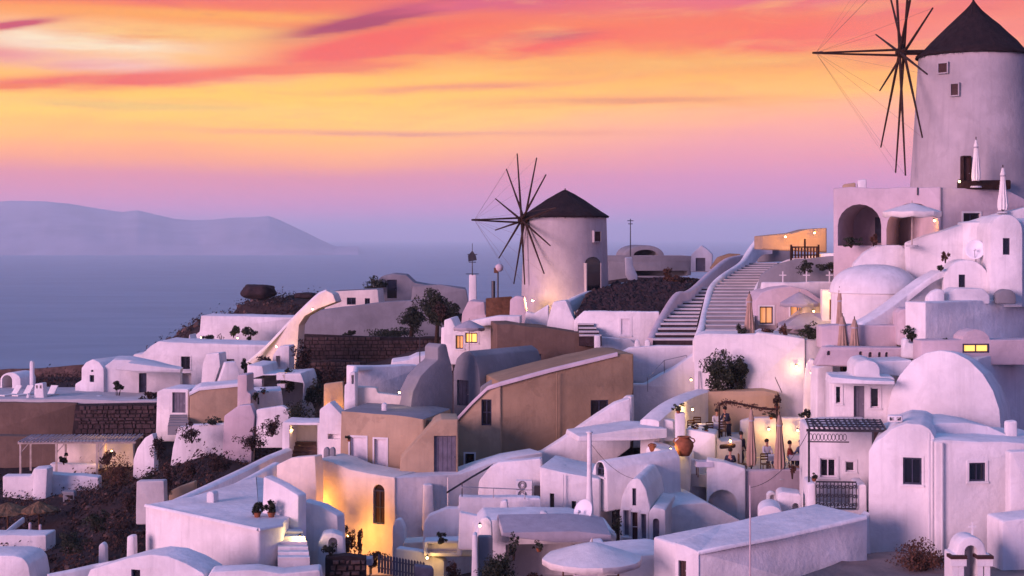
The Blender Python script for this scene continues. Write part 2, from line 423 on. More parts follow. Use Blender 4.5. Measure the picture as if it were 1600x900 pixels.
def fit_opening(W, root, op, rd):
    """frames, panes, doors in an opening; op = (kind, x0, y0, x1, y1[, mat])"""
    k = op[0]; u0, u1, z0, z1 = W.rect(*op[1:5]); m = op[5] if len(op) > 5 else None
    ar = 'a' in k
    poly = arch(u0, u1, z0, z1) if ar else [(u0, z0), (u1, z0), (u1, z1), (u0, z1)]
    wd, hg = u1 - u0, z1 - z0
    if 'o' in k: return
    if 'w' in k or 'b' in k:
        fr = MB(); t = min(.07, wd * .12); zt = z1 - (min(wd / 2, hg * .9) if ar else 0)
        W.bar(fr, u0, u0 + t, z0, zt, rd - .10, rd + .02); W.bar(fr, u1 - t, u1, z0, zt, rd - .10, rd + .02)
        W.bar(fr, u0 + t, u1 - t, z0, z0 + t, rd - .095, rd + .02)
        if not ar: W.bar(fr, u0 + t, u1 - t, z1 - t, z1, rd - .095, rd + .02)
        else: W.bar(fr, u0 + t, u1 - t, zt - t / 2, zt + t / 2, rd - .095, rd + .02)
        if wd > .5 and 'b' not in k: W.bar(fr, (u0 + u1) / 2 - t * .35, (u0 + u1) / 2 + t * .35, z0 + t, zt - t * .5, rd - .08, rd + .01)
        if hg > 1.2 and 'b' not in k: W.bar(fr, u0 + t, u1 - t, (z0 + zt) / 2 - t * .3, (z0 + zt) / 2 + t * .3, rd - .075, rd + .01)
        fm = 'shutter' if ('p' in k or 'b' in k) else 'door_blue'
        win = fr.build('window', fm, root)
        pn = MB(); W.slab(pn, poly, rd - .03, rd + .05)
        pn.build('pane', m or ('shutter' if 'b' in k else 'glow_win' if 'l' in k else 'glass'), win)
        if 'n' not in k and not ar:
            sr = MB(); q = .09
            W.bar(sr, u0 - q, u0 - .002, z0 - .005, z1 + q, -.035, .02); W.bar(sr, u1 + .002, u1 + q, z0 - .005, z1 + q, -.035, .02); W.bar(sr, u0, u1, z1 + .002, z1 + q, -.03, .02)
            sr.build('surround', 'white', win)
        if hg < 1.9 and 'n' not in k:
            sl = MB(); W.bar(sl, u0 - .10, u1 + .10, z0 - .08, z0 - .008, -.07, max(.02, rd - .11)); sl.build('sill', 'white', win)
    elif 'd' in k:
        lf = MB(); W.slab(lf, poly, rd - .03, rd + .05)
        nb = max(2, int(wd / .22)); g = wd / nb; zt = z1 - (min(wd / 2, hg * .9) if ar else 0)
        for i in range(nb): W.bar(lf, u0 + g * i + .012, u0 + g * (i + 1) - .012, z0 + .05, zt - .05, rd - .05, rd - .03)
        d = lf.build('door', m or 'door_blue', root)
        hd = MB(); hd.tube(W.p(u1 - .12 * wd, z0 + hg * .45, rd - .05), W.p(u1 - .12 * wd, z0 + hg * .45, rd - .13), .025); hd.build('handle', 'steel', d)
    elif 'g' in k:          # deep lit doorway
        pn = MB(); W.slab(pn, poly, rd - .03, rd + .05); pn.build('pane', m or 'glow_win', root)

def house(name, label, cat, px0, Y0, yaw, outline, depth, ops=(), m='white', dz=0.0, rnd=.10, edge=.07, group=None, rd=.20, roofm=None, parapet=0.0, root=None, wall='wall'):
    W = Wall(px0, Y0, yaw)
    poly = [W.uz(x, y) for x, y in outline]
    if area2(poly) < 0: poly.reverse()
    poly = roundpoly(poly, rnd)
    zl = min(q[1] for q in poly); dn = []; rj = random.Random(int(px0 * 31 + Y0 * 7))
    for i, q in enumerate(poly):           # hand-plastered edges: long runs waver a little
        q2 = poly[(i + 1) % len(poly)]; L_ = math.hypot(q2[0] - q[0], q2[1] - q[1]); dn.append(q); kk = int(L_ / .9)
        if min(q[1], q2[1]) > zl + .3 and kk > 1 and rnd > .03:
            nx, nz = -(q2[1] - q[1]) / L_, (q2[0] - q[0]) / L_
            for j in range(1, kk):
                t = j / kk; w_ = rj.gauss(0, .022); dn.append((q[0] + (q2[0] - q[0]) * t + nx * w_, q[1] + (q2[1] - q[1]) * t + nz * w_))
    poly = dn
    us = [q[0] for q in poly]; zs = [q[1] for q in poly]
    if root is None:
        root = empty(name, W.p((min(us) + max(us)) / 2, min(zs), depth / 2)); tag(root, label, cat, group)
    holes = []; deep = []
    for op in ops:
        u0, u1, z0, z1 = W.rect(*op[1:5])
        h = arch(u0, u1, z0, z1) if 'a' in op[0] else [(u0, z0), (u1, z0), (u1, z1), (u0, z1)]
        holes.append(h); r_ = rd
        if 'o' in op[0]: r_ = min(depth * .8, 1.6)
        if len(op) > 6: r_ = op[6]
        deep.append(r_)
    fr = inset(poly, edge); fr2 = inset(poly, edge * .3)
    body, roof = MB(), MB()
    def put(vs):
        nrm = Vector((0, 0, 0))
        for i in range(len(vs)):
            a, b = vs[i], vs[(i + 1) % len(vs)]; nrm += a.cross(b)
        nrm = nrm.normalized() if nrm.length > 0 else nrm
        (roof if abs(nrm.z) > .55 and sum(v.z for v in vs) / len(vs) > min(zs) + .3 else body).add(vs, [tuple(range(len(vs)))])
    pts, tris = fill_holes(fr, holes)
    for t in tris: body.add([W.p(pts[i].x, pts[i].y, 0) for i in t], [(0, 1, 2)])
    n = len(poly)
    rings = [(fr, 0.0), (fr2, edge * .3), (poly, edge), (poly, depth)]
    for (ra, da), (rb, db) in zip(rings[:-1], rings[1:]):
        for i in range(n):
            j = (i + 1) % n
            put([W.p(*ra[i], da, dz * da / depth), W.p(*rb[i], db, dz * db / depth), W.p(*rb[j], db, dz * db / depth), W.p(*ra[j], da, dz * da / depth)])
    body.add([W.p(u, z, depth, dz) for u, z in poly], [tuple(range(n - 1, -1, -1))])
    for h, r_, op in zip(holes, deep, ops):
        k = len(h)
        for i in range(k):
            j = (i + 1) % k
            body.add([W.p(*h[i], 0), W.p(*h[j], 0), W.p(*h[j], r_), W.p(*h[i], r_)], [(0, 1, 2, 3)])
        if 'o' in op[0]: body.add([W.p(u, z, r_) for u, z in h], [tuple(range(k))])
    body.build(wall, m, root, smooth=True, angle=38)
    if roof.f:
        par = {}
        def fd(k):
            while par.setdefault(k, k) != k: k = par[k]
            return k
        ky = lambda i: tuple(round(c_, 3) for c_ in roof.v[i])
        for f in roof.f:
            for i in f[1:]: par[fd(ky(i))] = fd(ky(f[0]))
        gr = {}
        for f in roof.f: gr.setdefault(fd(ky(f[0])), []).append(f)
        for fs_ in gr.values():
            rb_ = MB()
            for f in fs_: rb_.add([roof.v[i] for i in f], [tuple(range(len(f)))])
            rb_.build('roof', roofm or m, root, smooth=True, angle=38, fix=False)
    for op, r_ in zip(ops, deep): fit_opening(W, root, op, r_)
    if parapet:
        # rim round the flat top
        zt = max(zs); tp = [q for q in poly if q[1] > zt - .25]
        a, b = min(q[0] for q in tp), max(q[0] for q in tp); pr = MB(); t = .22
        W.bar(pr, a - .015, b + .015, zt - .3, zt + parapet, -.015, t); W.bar(pr, a - .015, b + .015, zt - .3, zt + parapet, depth - t, depth + .015)
        W.bar(pr, a - .015, a + t, zt - .3, zt + parapet, t, depth - t); W.bar(pr, b - t, b + .015, zt - .3, zt + parapet, t, depth - t)
        pr.build('parapet', m, root)
    return root, W

def catmull(pts, n=6):
    if len(pts) < 3: return pts
    o = []; p = [pts[0] * 2 - pts[1]] + list(pts) + [pts[-1] * 2 - pts[-2]]
    for i in range(1, len(p) - 2):
        for j in range(n):
            t = j / n; a, b, c, d = p[i - 1], p[i], p[i + 1], p[i + 2]
            o.append(.5 * ((2 * b) + (c - a) * t + (2 * a - 5 * b + 4 * c - d) * t * t + (3 * b - a - 3 * c + d) * t ** 3))
    o.append(p[-2]); return o
def wall_path(name, label, cat, pts, thick=.3, drop=1.0, m='white', smooth=True, parent=None, group=None, zbase=None, rim=True):
    """a wall following the 3-D top line pts [(px,py,Y)], rounded top"""
    q = [P(*a) if not isinstance(a, Vector) else a for a in pts]
    if smooth: q = catmull(q, 5)
    prof = [(-.5, None), (-.5, -.10), (-.32, -.02), (0, 0), (.32, -.02), (.5, -.10), (.5, None)]
    mb = MB(); k = len(prof); vs = []
    for i, c in enumerate(q):
        t = (q[min(i + 1, len(q) - 1)] - q[max(i - 1, 0)]); t.z = 0
        if t.length < 1e-6: t = Vector((1, 0, 0))
        t.normalize(); nn = Vector((-t.y, t.x, 0))
        for (a, b) in prof:
            z = (zbase if zbase is not None else c.z - drop) if b is None else c.z + b
            vs.append(Vector((c.x, c.y, 0)) + nn * a * thick + Vector((0, 0, z)))
    fs = [(i * k + j, i * k + j + 1, (i + 1) * k + j + 1, (i + 1) * k + j) for i in range(len(q) - 1) for j in range(k - 1)]
    fs += [(i * k + k - 1, i * k, (i + 1) * k, (i + 1) * k + k - 1) for i in range(len(q) - 1)]
    fs += [tuple(range(k)), tuple((len(q) - 1) * k + j for j in range(k - 1, -1, -1))]
    mb.add(vs, fs)
    o = mb.build(name, m, parent, smooth=True, angle=50)
    if parent is None: tag(o, label, cat, group)
    return o

def leaf_cloud(mb, c, rad, n, size, clump=0, shell=.45, seed=None, narrow=.5, zmin=None):
    """n small leaf faces spread through an ellipsoid, gathered in clumps"""
    rnd = random.Random(seed if seed is not None else random.random())
    c = Vector(c); rad = Vector(rad)
    def sph():
        while True:
            v = Vector((rnd.uniform(-1, 1), rnd.uniform(-1, 1), rnd.uniform(-1, 1)))
            if .001 < v.length < 1: return v
    cl = []
    for _ in range(clump or max(5, n // 45)):
        v = sph(); v = v.normalized() * (shell + (1 - shell) * rnd.random())
        cl.append((v, rnd.uniform(.2, .46)))
    for i in range(n):
        b, r_ = cl[rnd.randrange(len(cl))]
        v = b + sph() * r_
        p = c + Vector((v.x * rad.x, v.y * rad.y, v.z * rad.z))
        if zmin is not None and p.z < zmin: p.z = zmin + rnd.random() * .1
        a = sph().normalized(); q = a.orthogonal().normalized(); q = Matrix.Rotation(rnd.uniform(0, 6.28), 3, a) @ q
        s_ = size * rnd.uniform(.55, 1.4); h = q.cross(a).normalized()
        mb.add([p - q * s_, p + h * s_ * narrow + q * s_ * .1, p + q * s_, p - h * s_ * narrow + q * s_ * .1], [(0, 1, 2, 3)])
    return mb

# ================================================================== SETTING
# ---- sea
def make_sea():
    m = bpy.data.materials.new('sea_water'); m.use_nodes = True
    t = NT(m.node_tree); bs = m.node_tree.nodes['Principled BSDF']
    geo = t.node('ShaderNodeNewGeometry'); pos = geo.outputs['Position']
    mp = t.node('ShaderNodeMapping'); t.l.new(pos, mp.inputs[0]); mp.inputs['Scale'].default_value = (.0035, .011, 1)
    n1 = t.noise(mp.outputs[0], 1.0, 6, .6, .6)
    mp2 = t.node('ShaderNodeMapping'); t.l.new(pos, mp2.inputs[0]); mp2.inputs['Scale'].default_value = (.02, .07, 1)
    n2 = t.noise(mp2.outputs[0], 1.0, 5, .6, .3)
    f = t.m('MULTIPLY_ADD', n1, 2.4, -.7, clamp=True)
    c = t.mix(f, (.10, .215, .285, 1), (.17, .31, .385, 1))
    f2 = t.m('MULTIPLY', t.m('MULTIPLY_ADD', n2, 7.0, -4.2, clamp=True), t.m('MULTIPLY_ADD', n1, 4.0, -1.9, clamp=True))
    c = t.mix(t.m('MULTIPLY', f2, .55), c, (.30, .29, .40, 1))
    t.l.new(c, bs.inputs['Base Color'])
    bs.inputs['Roughness'].default_value = .55; bs.inputs['Specular IOR Level'].default_value = .12
    b = t.node('ShaderNodeBump'); b.inputs['Strength'].default_value = .5; b.inputs['Distance'].default_value = 2.0
    t.l.new(t.m('ADD', n2, t.m('MULTIPLY', n1, 2.0)), b.inputs['Height']); t.l.new(b.outputs[0], bs.inputs['Normal'])
    E = 33000
    mb = MB(); mb.add([(-E, -2000, 0), (E, -2000, 0), (E, E, 0), (-E, E, 0)], [(0, 1, 2, 3)])
    o = mb.build('sea', m, loc=(0, 0, 0)); tag(o, None, None, kind='structure')
make_sea()

# ---- far island
def make_hills():
    D = 9800.0
    crest = [(-700, 372), (-500, 335), (-300, 318), (-120, 312), (-40, 317), (20, 313), (70, 314), (110, 318), (150, 325), (190, 331), (214, 328), (240, 334), (270, 341), (300, 344), (330, 343), (360, 340), (395, 339), (420, 337), (436, 343), (455, 352), (476, 362), (500, 374), (530, 388)]
    def ch(px):
        for (a, ya), (b, yb) in zip(crest[:-1], crest[1:]):
            if a <= px <= b:
                t = (px - a) / (b - a); return ya + (yb - ya) * t
        return 385
    nx, ny = 260, 22; vs = []; fs = []
    for j in range(ny + 1):
        t = j / ny
        for i in range(nx + 1):
            px = -700 + 1260 * i / nx
            X = (px - CX) / FPX * D; top = EYE + (CY - ch(px)) / FPX * D
            Y = D - 1500 + 4200 * t
            prof = max(0, 1 - abs(t - .36) / (.36 if t < .36 else .64)) ** .8
            nn = noise.fractal(Vector((X * .0016, Y * .0016, 1.3)), .8, 2.1, 5)
            z = max(-6, (top + 6) * prof * (1 + .0 * nn) + nn * 34 * min(1, prof * 3) * (1 - prof ** 4) - 6)
            vs.append((X * Y / D, Y, z))
    for j in range(ny):
        for i in range(nx):
            a = j * (nx + 1) + i; fs.append((a, a + 1, a + nx + 2, a + nx + 1))
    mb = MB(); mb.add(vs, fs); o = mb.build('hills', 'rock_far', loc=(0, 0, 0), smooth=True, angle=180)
    tag(o, None, None, kind='structure')
make_hills()

# ---- hillside under the village
GC = [(100, 910, 74), (300, 925, 60), (600, 915, 64), (800, 910, 60), (1000, 915, 54), (1200, 920, 53), (1450, 905, 56), (1620, 915, 55), (-100, 900, 80),
      (200, 800, 88), (160, 870, 80), (80, 840, 87), (-60, 850, 90), (60, 760, 100), (150, 750, 100), (180, 690, 114), (300, 740, 92), (390, 690, 98), (440, 660, 103), (250, 760, 92), (350, 720, 93), (210, 720, 104),
      (480, 660, 106), (600, 850, 80), (560, 900, 76), (560, 880, 70), (700, 835, 80), (900, 720, 86), (900, 860, 66), (760, 850, 70), (1100, 790, 76), (1180, 800, 74), (1150, 660, 86),
      (1060, 545, 91), (900, 590, 93), (1000, 535, 97), (880, 490, 106), (730, 520, 113), (600, 548, 136), (480, 545, 140), (450, 512, 150), (420, 462, 166), (350, 486, 156), (480, 458, 164), (300, 590, 132), (30, 640, 124), (100, 588, 142), (20, 590, 150),
      (1200, 425, 110), (1300, 396, 97), (1400, 500, 82), (1450, 320, 92), (1600, 320, 92), (1600, 640, 75), (1500, 620, 70), (1350, 720, 68), (1000, 425, 124), (1250, 560, 84), (640, 510, 140), (560, 470, 162), (700, 470, 160),
      (1150, 790, 80), (1220, 800, 80), (1200, 780, 85), (1130, 715, 87), (1230, 720, 84), (1080, 780, 82), (1010, 760, 82), (1300, 760, 72), (1300, 640, 78), (300, 575, 160), (230, 610, 172), (160, 610, 160), (330, 530, 172), (60, 600, 165), (-60, 600, 160), (400, 490, 180), (520, 480, 185)]
GP = [P(*g) for g in GC]
for x in (-70, -35, 0, 35, 70): GP.append(Vector((x, 20, 80)))
for x in (-90, -60): GP.append(Vector((x, 190, 78 if x < -50 else 82)))
for x in (-30, 0, 30, 70): GP.append(Vector((x, 190, 84)))
for x in (-90, -50, 0, 50, 90): GP.append(Vector((x, 240, 66)))
for x in (-120, -60, 0, 60, 120): GP.append(Vector((x, 330, 30)))
for x in (-140, -60, 0, 60, 140): GP.append(Vector((x, 430, -8)))
for y in (60, 100, 140): GP.append(Vector((-75, y, 78))); GP.append(Vector((70, y, 88)))
def ground(x, y, rough=True):
    sw = sz = 0.0
    for g in GP:
        d2 = (g.x - x) ** 2 + (g.y - y) ** 2 + 1.5
        k = 1.0 / (d2 * d2); sw += k; sz += k * g.z
    z = sz / sw - .45 - 1.3 * max(0, min(1, (x + 22) / 8)) * max(0, min(1, (122 - y) / 10)) * max(0, min(1, (y - 58) / 8))
    if rough: z += noise.fractal(Vector((x * .22, y * .22, 5.0)), .7, 2.0, 4) * .28
    return z
def make_ground():
    xs = [-150 + i * 5 for i in range(11)] + [-98 + i * 1.1 for i in range(160)] + [80 + i * 5 for i in range(15)]
    ys = [10 + i * 3 for i in range(13)] + [48 + i * 1.0 for i in range(128)] + [178 + i * 7 for i in range(40)]
    vs = [(x, y, ground(x, y)) for y in ys for x in xs]; n = len(xs)
    fs = [(j * n + i, j * n + i + 1, (j + 1) * n + i + 1, (j + 1) * n + i) for j in range(len(ys) - 1) for i in range(n - 1)]
    mb = MB(); mb.add(vs, fs); o = mb.build('terrain', 'soil', loc=(0, 0, 0), smooth=True, angle=180)
    tag(o, None, None, kind='structure')
make_ground()

# ---- haze
def make_haze():
    m = bpy.data.materials.new('haze_air'); m.use_nodes = True; t = NT(m.node_tree); t.n.clear()
    v = t.node('ShaderNodeVolumePrincipled'); v.inputs['Density'].default_value = 1.05e-4
    v.inputs['Color'].default_value = (.82, .98, 1.0, 1); v.inputs['Anisotropy'].default_value = 0.05
    o_ = t.node('ShaderNodeOutputMaterial'); t.l.new(v.outputs[0], o_.inputs['Volume'])
    E = 33500
    mb = MB(); mb.hexa([(-E, -2500, -9), (E, -2500, -9), (E, E, -9), (-E, E, -9), (-E, -2500, 340), (E, -2500, 340), (E, E, 340), (-E, E, 340)])
    o = mb.build('haze', m, loc=(0, 0, 0)); tag(o, 'thin lavender evening haze over the sea', 'haze', kind='stuff')
make_haze()

# ================================================================== shared builders
def stone_wall(name, label, px0, Y0, yaw, outline, depth=.6, sh=.27, m='stone_dark', cat='wall', seed=1, group=None, back='mortar'):
    rnd = random.Random(seed); W = Wall(px0, Y0, yaw)
    root, W = house(name, label, cat, px0, Y0, yaw, outline, depth, m=back, edge=.02, rnd=.02, wall='backing', group=group)
    poly = [W.uz(x, y) for x, y in outline]
    def inside(u, z):
        c = False; n = len(poly)
        for i in range(n):
            (x1, y1), (x2, y2) = poly[i], poly[(i + 1) % n]
            if (y1 > z) != (y2 > z) and u < (x2 - x1) * (z - y1) / (y2 - y1) + x1: c = not c
        return c
    us = [q[0] for q in poly]; zs = [q[1] for q in poly]; mb = MB(); z = min(zs)
    while z < max(zs):
        h = sh * rnd.uniform(.7, 1.25); u = min(us) - rnd.random() * .3
        while u < max(us):
            wd = sh * rnd.uniform(.8, 2.2)
            if inside(u + wd / 2, z + h / 2) and inside(u + wd * .1, z + h * .8) and inside(u + wd * .9, z + h * .8):
                j = lambda s=.035: rnd.uniform(-s, s)
                pr = -rnd.uniform(.03, .15); g = .018
                b = [(u + g, z + g), (u + wd - g, z + g), (u + wd - g, z + h - g), (u + g, z + h - g)]
                fr = [W.p(a + j() + (.03 if a < u + wd / 2 else -.03), c_ + j() + (.03 if c_ < z + h / 2 else -.03), pr + j(.03)) for a, c_ in b]
                bk = [W.p(a, c_, .06) for a, c_ in b]
                mb.add(fr + bk, [(0, 1, 2, 3), (0, 4, 5, 1), (1, 5, 6, 2), (2, 6, 7, 3), (3, 7, 4, 0)])
            u += wd
        z += h
    o = mb.build('stones', m, root); o['kind'] = 'stuff'
    return root

def windmill(label, cpx, Y, base_y, eave_y, rt, rb, apex_y, prof, hub_px, hub_y, axis_deg, L, bow, spin, m, nspar, wins=(), cap_over=.12):
    c = P(cpx, base_y, Y); ze = P(cpx, eave_y, Y).z; za = P(cpx, apex_y, Y).z
    root = empty('windmill', c); tag(root, label, 'windmill', 'whitewashed windmills with bare spars')
    hgt = ze - c.z; mb = MB(); k = 16
    pf = [(rb + (rt - rb) * (i / k) ** .9, hgt * i / k) for i in range(k + 1)]
    pf = [(pf[0][0], -2.5)] + pf + [(rt * .4, hgt + .01)]
    mb.lathe(c, pf, 56); mb.build('tower', m, root, smooth=True)
    cp = MB(); n = 72; rr = random.Random(3)
    pp = [(r * 1.0, z) for r, z in prof]
    vs = []; 
    for j, (r, z) in enumerate(pp):
        for i in range(n):
            a = 2 * pi * i / n; q = r * (1 + rr.uniform(-.012, .012)) + (.03 if i % 2 else -.03) * min(1, r)
            vs.append(Vector((c.x + q * cos(a), c.y + q * sin(a), ze + z + rr.uniform(-.025, .025))))
    cp.add(vs, [(j * n + i, j * n + (i + 1) % n, (j + 1) * n + (i + 1) % n, (j + 1) * n + i) for j in range(len(pp) - 1) for i in range(n)] + [tuple(range(n - 1, -1, -1)), tuple((len(pp) - 1) * n + i for i in range(n))])
    cap = cp.build('cap', 'thatch', root, smooth=True, angle=60)
    tf = MB()      # straggling thatch ends under the eaves
    for i in range(170):
        a = rr.uniform(0, 2 * pi); r = pp[0][0]
        p0 = Vector((c.x + r * cos(a), c.y + r * sin(a), ze + .05)); dn = Vector((cos(a) * .05, sin(a) * .05, -rr.uniform(.06, .2)))
        s_ = Vector((-sin(a), cos(a), 0)) * rr.uniform(.02, .07)
        tf.add([p0 - s_, p0 + s_, p0 + dn + s_ * .3, p0 + dn - s_ * .3, p0 - s_ + Vector((0, 0, .02)), p0 + s_ + Vector((0, 0, .02))], [(0, 1, 2, 3), (0, 3, 4), (1, 5, 2)])
    tf.build('thatch_fringe', 'thatch', cap)
    fin = MB(); fin.tube((c.x, c.y, za - .25), (c.x, c.y, za + .35), .09, .04); fin.build('finial', 'wood_dark', cap)
    # rotor
    A = RAD(axis_deg); ax = Vector((-sin(A), -cos(A), 0)); eh = Vector((cos(A), -sin(A), 0))
    hub = P(hub_px, hub_y, Y); dd = ((hub.x - c.x) / ax.x); hub = Vector((c.x, c.y, 0)) + ax * dd; hub.z = P(hub_px, hub_y, hub.y).z
    sh = MB(); sh.tube(hub - ax * (dd - rt * .55), hub + ax * .35, .17, .15, 10); sh.build('shaft', 'wood_dark', root)
    hb = MB(); hb.tube(hub - ax * .22, hub + ax * .22, .30, .30, 12); hub_o = hb.build('hub', 'wood_dark', root)
    tip = hub + ax * bow; bw = MB()
    bw.tube(hub + ax * .2 + Vector((0, 0, .16)), tip, .075, .05, 7); bw.tube(hub + ax * .2 - Vector((0, 0, .16)), tip - Vector((0, 0, .02)), .075, .05, 7)
    bw.tube(tip - ax * .4, tip + ax * .2, .09, .06, 8); bw.build('bowsprit', 'wood_dark', root)
    st = MB()
    for i in range(nspar):
        ph = RAD(spin) + 2 * pi * i / nspar + random.uniform(-.03, .03)
        off = ax * (.12 if i % 2 else -.12); dr = eh * cos(ph) + Vector((0, 0, sin(ph))); ll = L * random.uniform(.95, 1.02)
        s_ = MB(); e = hub + off + dr * ll
        s_.tube(hub + off, hub + off + dr * ll * .5, .085, .07, 7); s_.tube(hub + off + dr * ll * .47, e, .065, .045, 7); s_.build('spar', 'wood_dark', root)
        st.tube(tip, e, .006, .006, 4)
        ph2 = RAD(spin) + 2 * pi * (i + 1) / nspar
    st.build('rigging', 'rope', root)
    for (kx, y0, kw, y1, km) in wins:      # openings let into the curved wall: kx pixel column, kw half width in pixels
        zc = P(kx, (y0 + y1) / 2, Y - rb * .8).z; fz = (zc - c.z) / hgt; rw = rb + (rt - rb) * fz
        xo = P(kx, 0, Y - rw * .8).x - c.x; a = math.asin(max(-1, min(1, xo / rw)))
        nrm = Vector((sin(a), -cos(a), 0)); tg = Vector((cos(a), sin(a), 0)); hw = kw / FPX * Y / max(.35, cos(a)); hh = (y1 - y0) / 2 / FPX * Y
        p0 = Vector((c.x, c.y, zc)) + nrm * (rw + .06)
        fr = MB(); t = .07
        def bx(mb_, u0, u1, v0, v1, d0, d1): mb_.hexa([p0 + tg * u + nrm * d + Vector((0, 0, v)) for v in (v0, v1) for u, d in ((u0, d1), (u1, d1), (u1, d0), (u0, d0))])
        bx(fr, -hw - t, -hw, -hh - t, hh + t, -.3, .10); bx(fr, hw, hw + t, -hh - t, hh + t, -.3, .10); bx(fr, -hw, hw, hh, hh + t, -.3, .095 if (y1 - y0) < 30 else -.1); bx(fr, -hw, hw, -hh - t, -hh, -.3, .12)
        f = fr.build('door' if (y1 - y0) > 30 else 'window', m, root)
        pn = MB(); bx(pn, -hw, hw, -hh, hh, -.2, .035)
        if (y1 - y0) > 30:
            k_ = 10; arc = [(hw * cos(pi * i / k_), hh + hw * .8 * sin(pi * i / k_)) for i in range(k_ + 1)]
            pn.add([p0 + tg * u + nrm * d + Vector((0, 0, v)) for d in (.03, -.2) for u, v in arc], [tuple(range(k_ + 1)), tuple(range(2 * k_ + 1, k_, -1))] + [(i, i + 1, k_ + 2 + i, k_ + 1 + i) for i in range(k_)])
        pn.build('pane' if (y1 - y0) < 30 else 'door_leaf', km, f)
    return root, c

def parasol_open(label, px, py, Y, rad, rise, pole, m='canvas', n=8, group='open parasols', val=.22):
    """py: row of the canopy tip"""
    t = P(px, py, Y); root = empty('parasol', (t.x, t.y, t.z - pole)); tag(root, label, 'parasol', group)
    mb = MB(); k = 4; a0 = random.random()
    vs = [t]; fs = []
    for j in range(1, k + 1):
        f = j / k
        for i in range(n * 2):
            a = a0 + pi * i / n; sag = (1 if i % 2 == 0 else .955)
            r = rad * f * sag; z = -rise * (f ** 1.12) - (0.03 * f if i % 2 else 0)
            vs.append(t + Vector((r * cos(a), r * sin(a), z)))
    n2 = n * 2
    for i in range(n2):
        fs.append((0, 1 + i, 1 + (i + 1) % n2))
        for j in range(k - 1): fs.append((1 + j * n2 + i, 1 + (j + 1) * n2 + i, 1 + (j + 1) * n2 + (i + 1) % n2, 1 + j * n2 + (i + 1) % n2))
    off = 1 + (k - 1) * n2; m0 = len(vs)
    for i in range(n2): vs.append(vs[off + i] + Vector((0, 0, -val * (1.0 if i % 2 else .85))))
    for i in range(n2): fs.append((off + i, m0 + i, m0 + (i + 1) % n2, off + (i + 1) % n2))
    mb.add(vs, fs); cn = mb.build('canopy', m, root, smooth=True, angle=25)
    cn.modifiers.new('thick', 'SOLIDIFY').thickness = .012
    p = MB(); p.tube((t.x, t.y, t.z - pole), (t.x, t.y, t.z + .12), .035, .03); p.build('pole', 'wood_pale', root)
    for i in range(n):
        a = a0 + 2 * pi * i / n; r_ = MB(); r_.tube(t + Vector((0, 0, -.06)), t + Vector((rad * .97 * cos(a), rad * .97 * sin(a), -rise * .98 - .02)), .014, .01, 5); r_.build('rib', 'wood_pale', root)
    b = MB(); b.lathe((t.x, t.y, t.z - pole), [(.0, .1), (.3, .09), (.34, .0), (0, 0)], 14); b.build('base', 'concrete', root)
    return root

def parasol_closed(label, px, top, bottom, Y, wpx, m='canvas_tan_lamplit', pole=None, group='furled parasols'):
    a = P(px, top, Y); b = P(px, bottom, Y); h = a.z - b.z; r = wpx / 2 / FPX * Y
    pl = h * 1.08 if pole is None else pole
    root = empty('furled_parasol', (a.x, a.y, a.z - pl)); tag(root, label, 'parasol', group)
    mb = MB(); n = 20; prof = [(.08, 1.0), (.30, .97), (.42, .90), (.62, .84), (.50, .80), (.55, .66), (.72, .45), (.95, .22), (1.0, .08), (.85, .0)]
    vs = []; rr = random.Random(px)
    for (f, z) in prof:
        for i in range(n):
            an = 2 * pi * i / n; q = r * f * (1 + (.16 if i % 2 else -.16) * min(1, (1.05 - z) * 2) + rr.uniform(-.05, .05))
            vs.append(Vector((a.x + q * cos(an), a.y + q * sin(an), b.z + h * z + rr.uniform(-.02, .02) * h)))
    mb.add(vs, [(j * n + i, j * n + (i + 1) % n, (j + 1) * n + (i + 1) % n, (j + 1) * n + i) for j in range(len(prof) - 1) for i in range(n)] + [tuple(range(n)), tuple(range((len(prof) - 1) * n, len(prof) * n))])
    mb.build('canopy', m, root, smooth=True, angle=60)
    st = MB(); st.lathe((a.x, a.y, b.z + h * .79), [(r * .56, 0), (r * .6, .03), (r * .6, .07), (r * .56, .1)], 14); st.build('strap', 'canvas_grey', root)
    p = MB(); p.tube((a.x, a.y, a.z - pl), (a.x, a.y, a.z + .15), .035, .025); p.build('pole', 'wood_dark', root)
    ba = MB(); ba.lathe((a.x, a.y, a.z - pl), [(0, .1), (.28, .09), (.32, 0), (0, 0)], 12); ba.build('base', 'concrete', root)
    return root

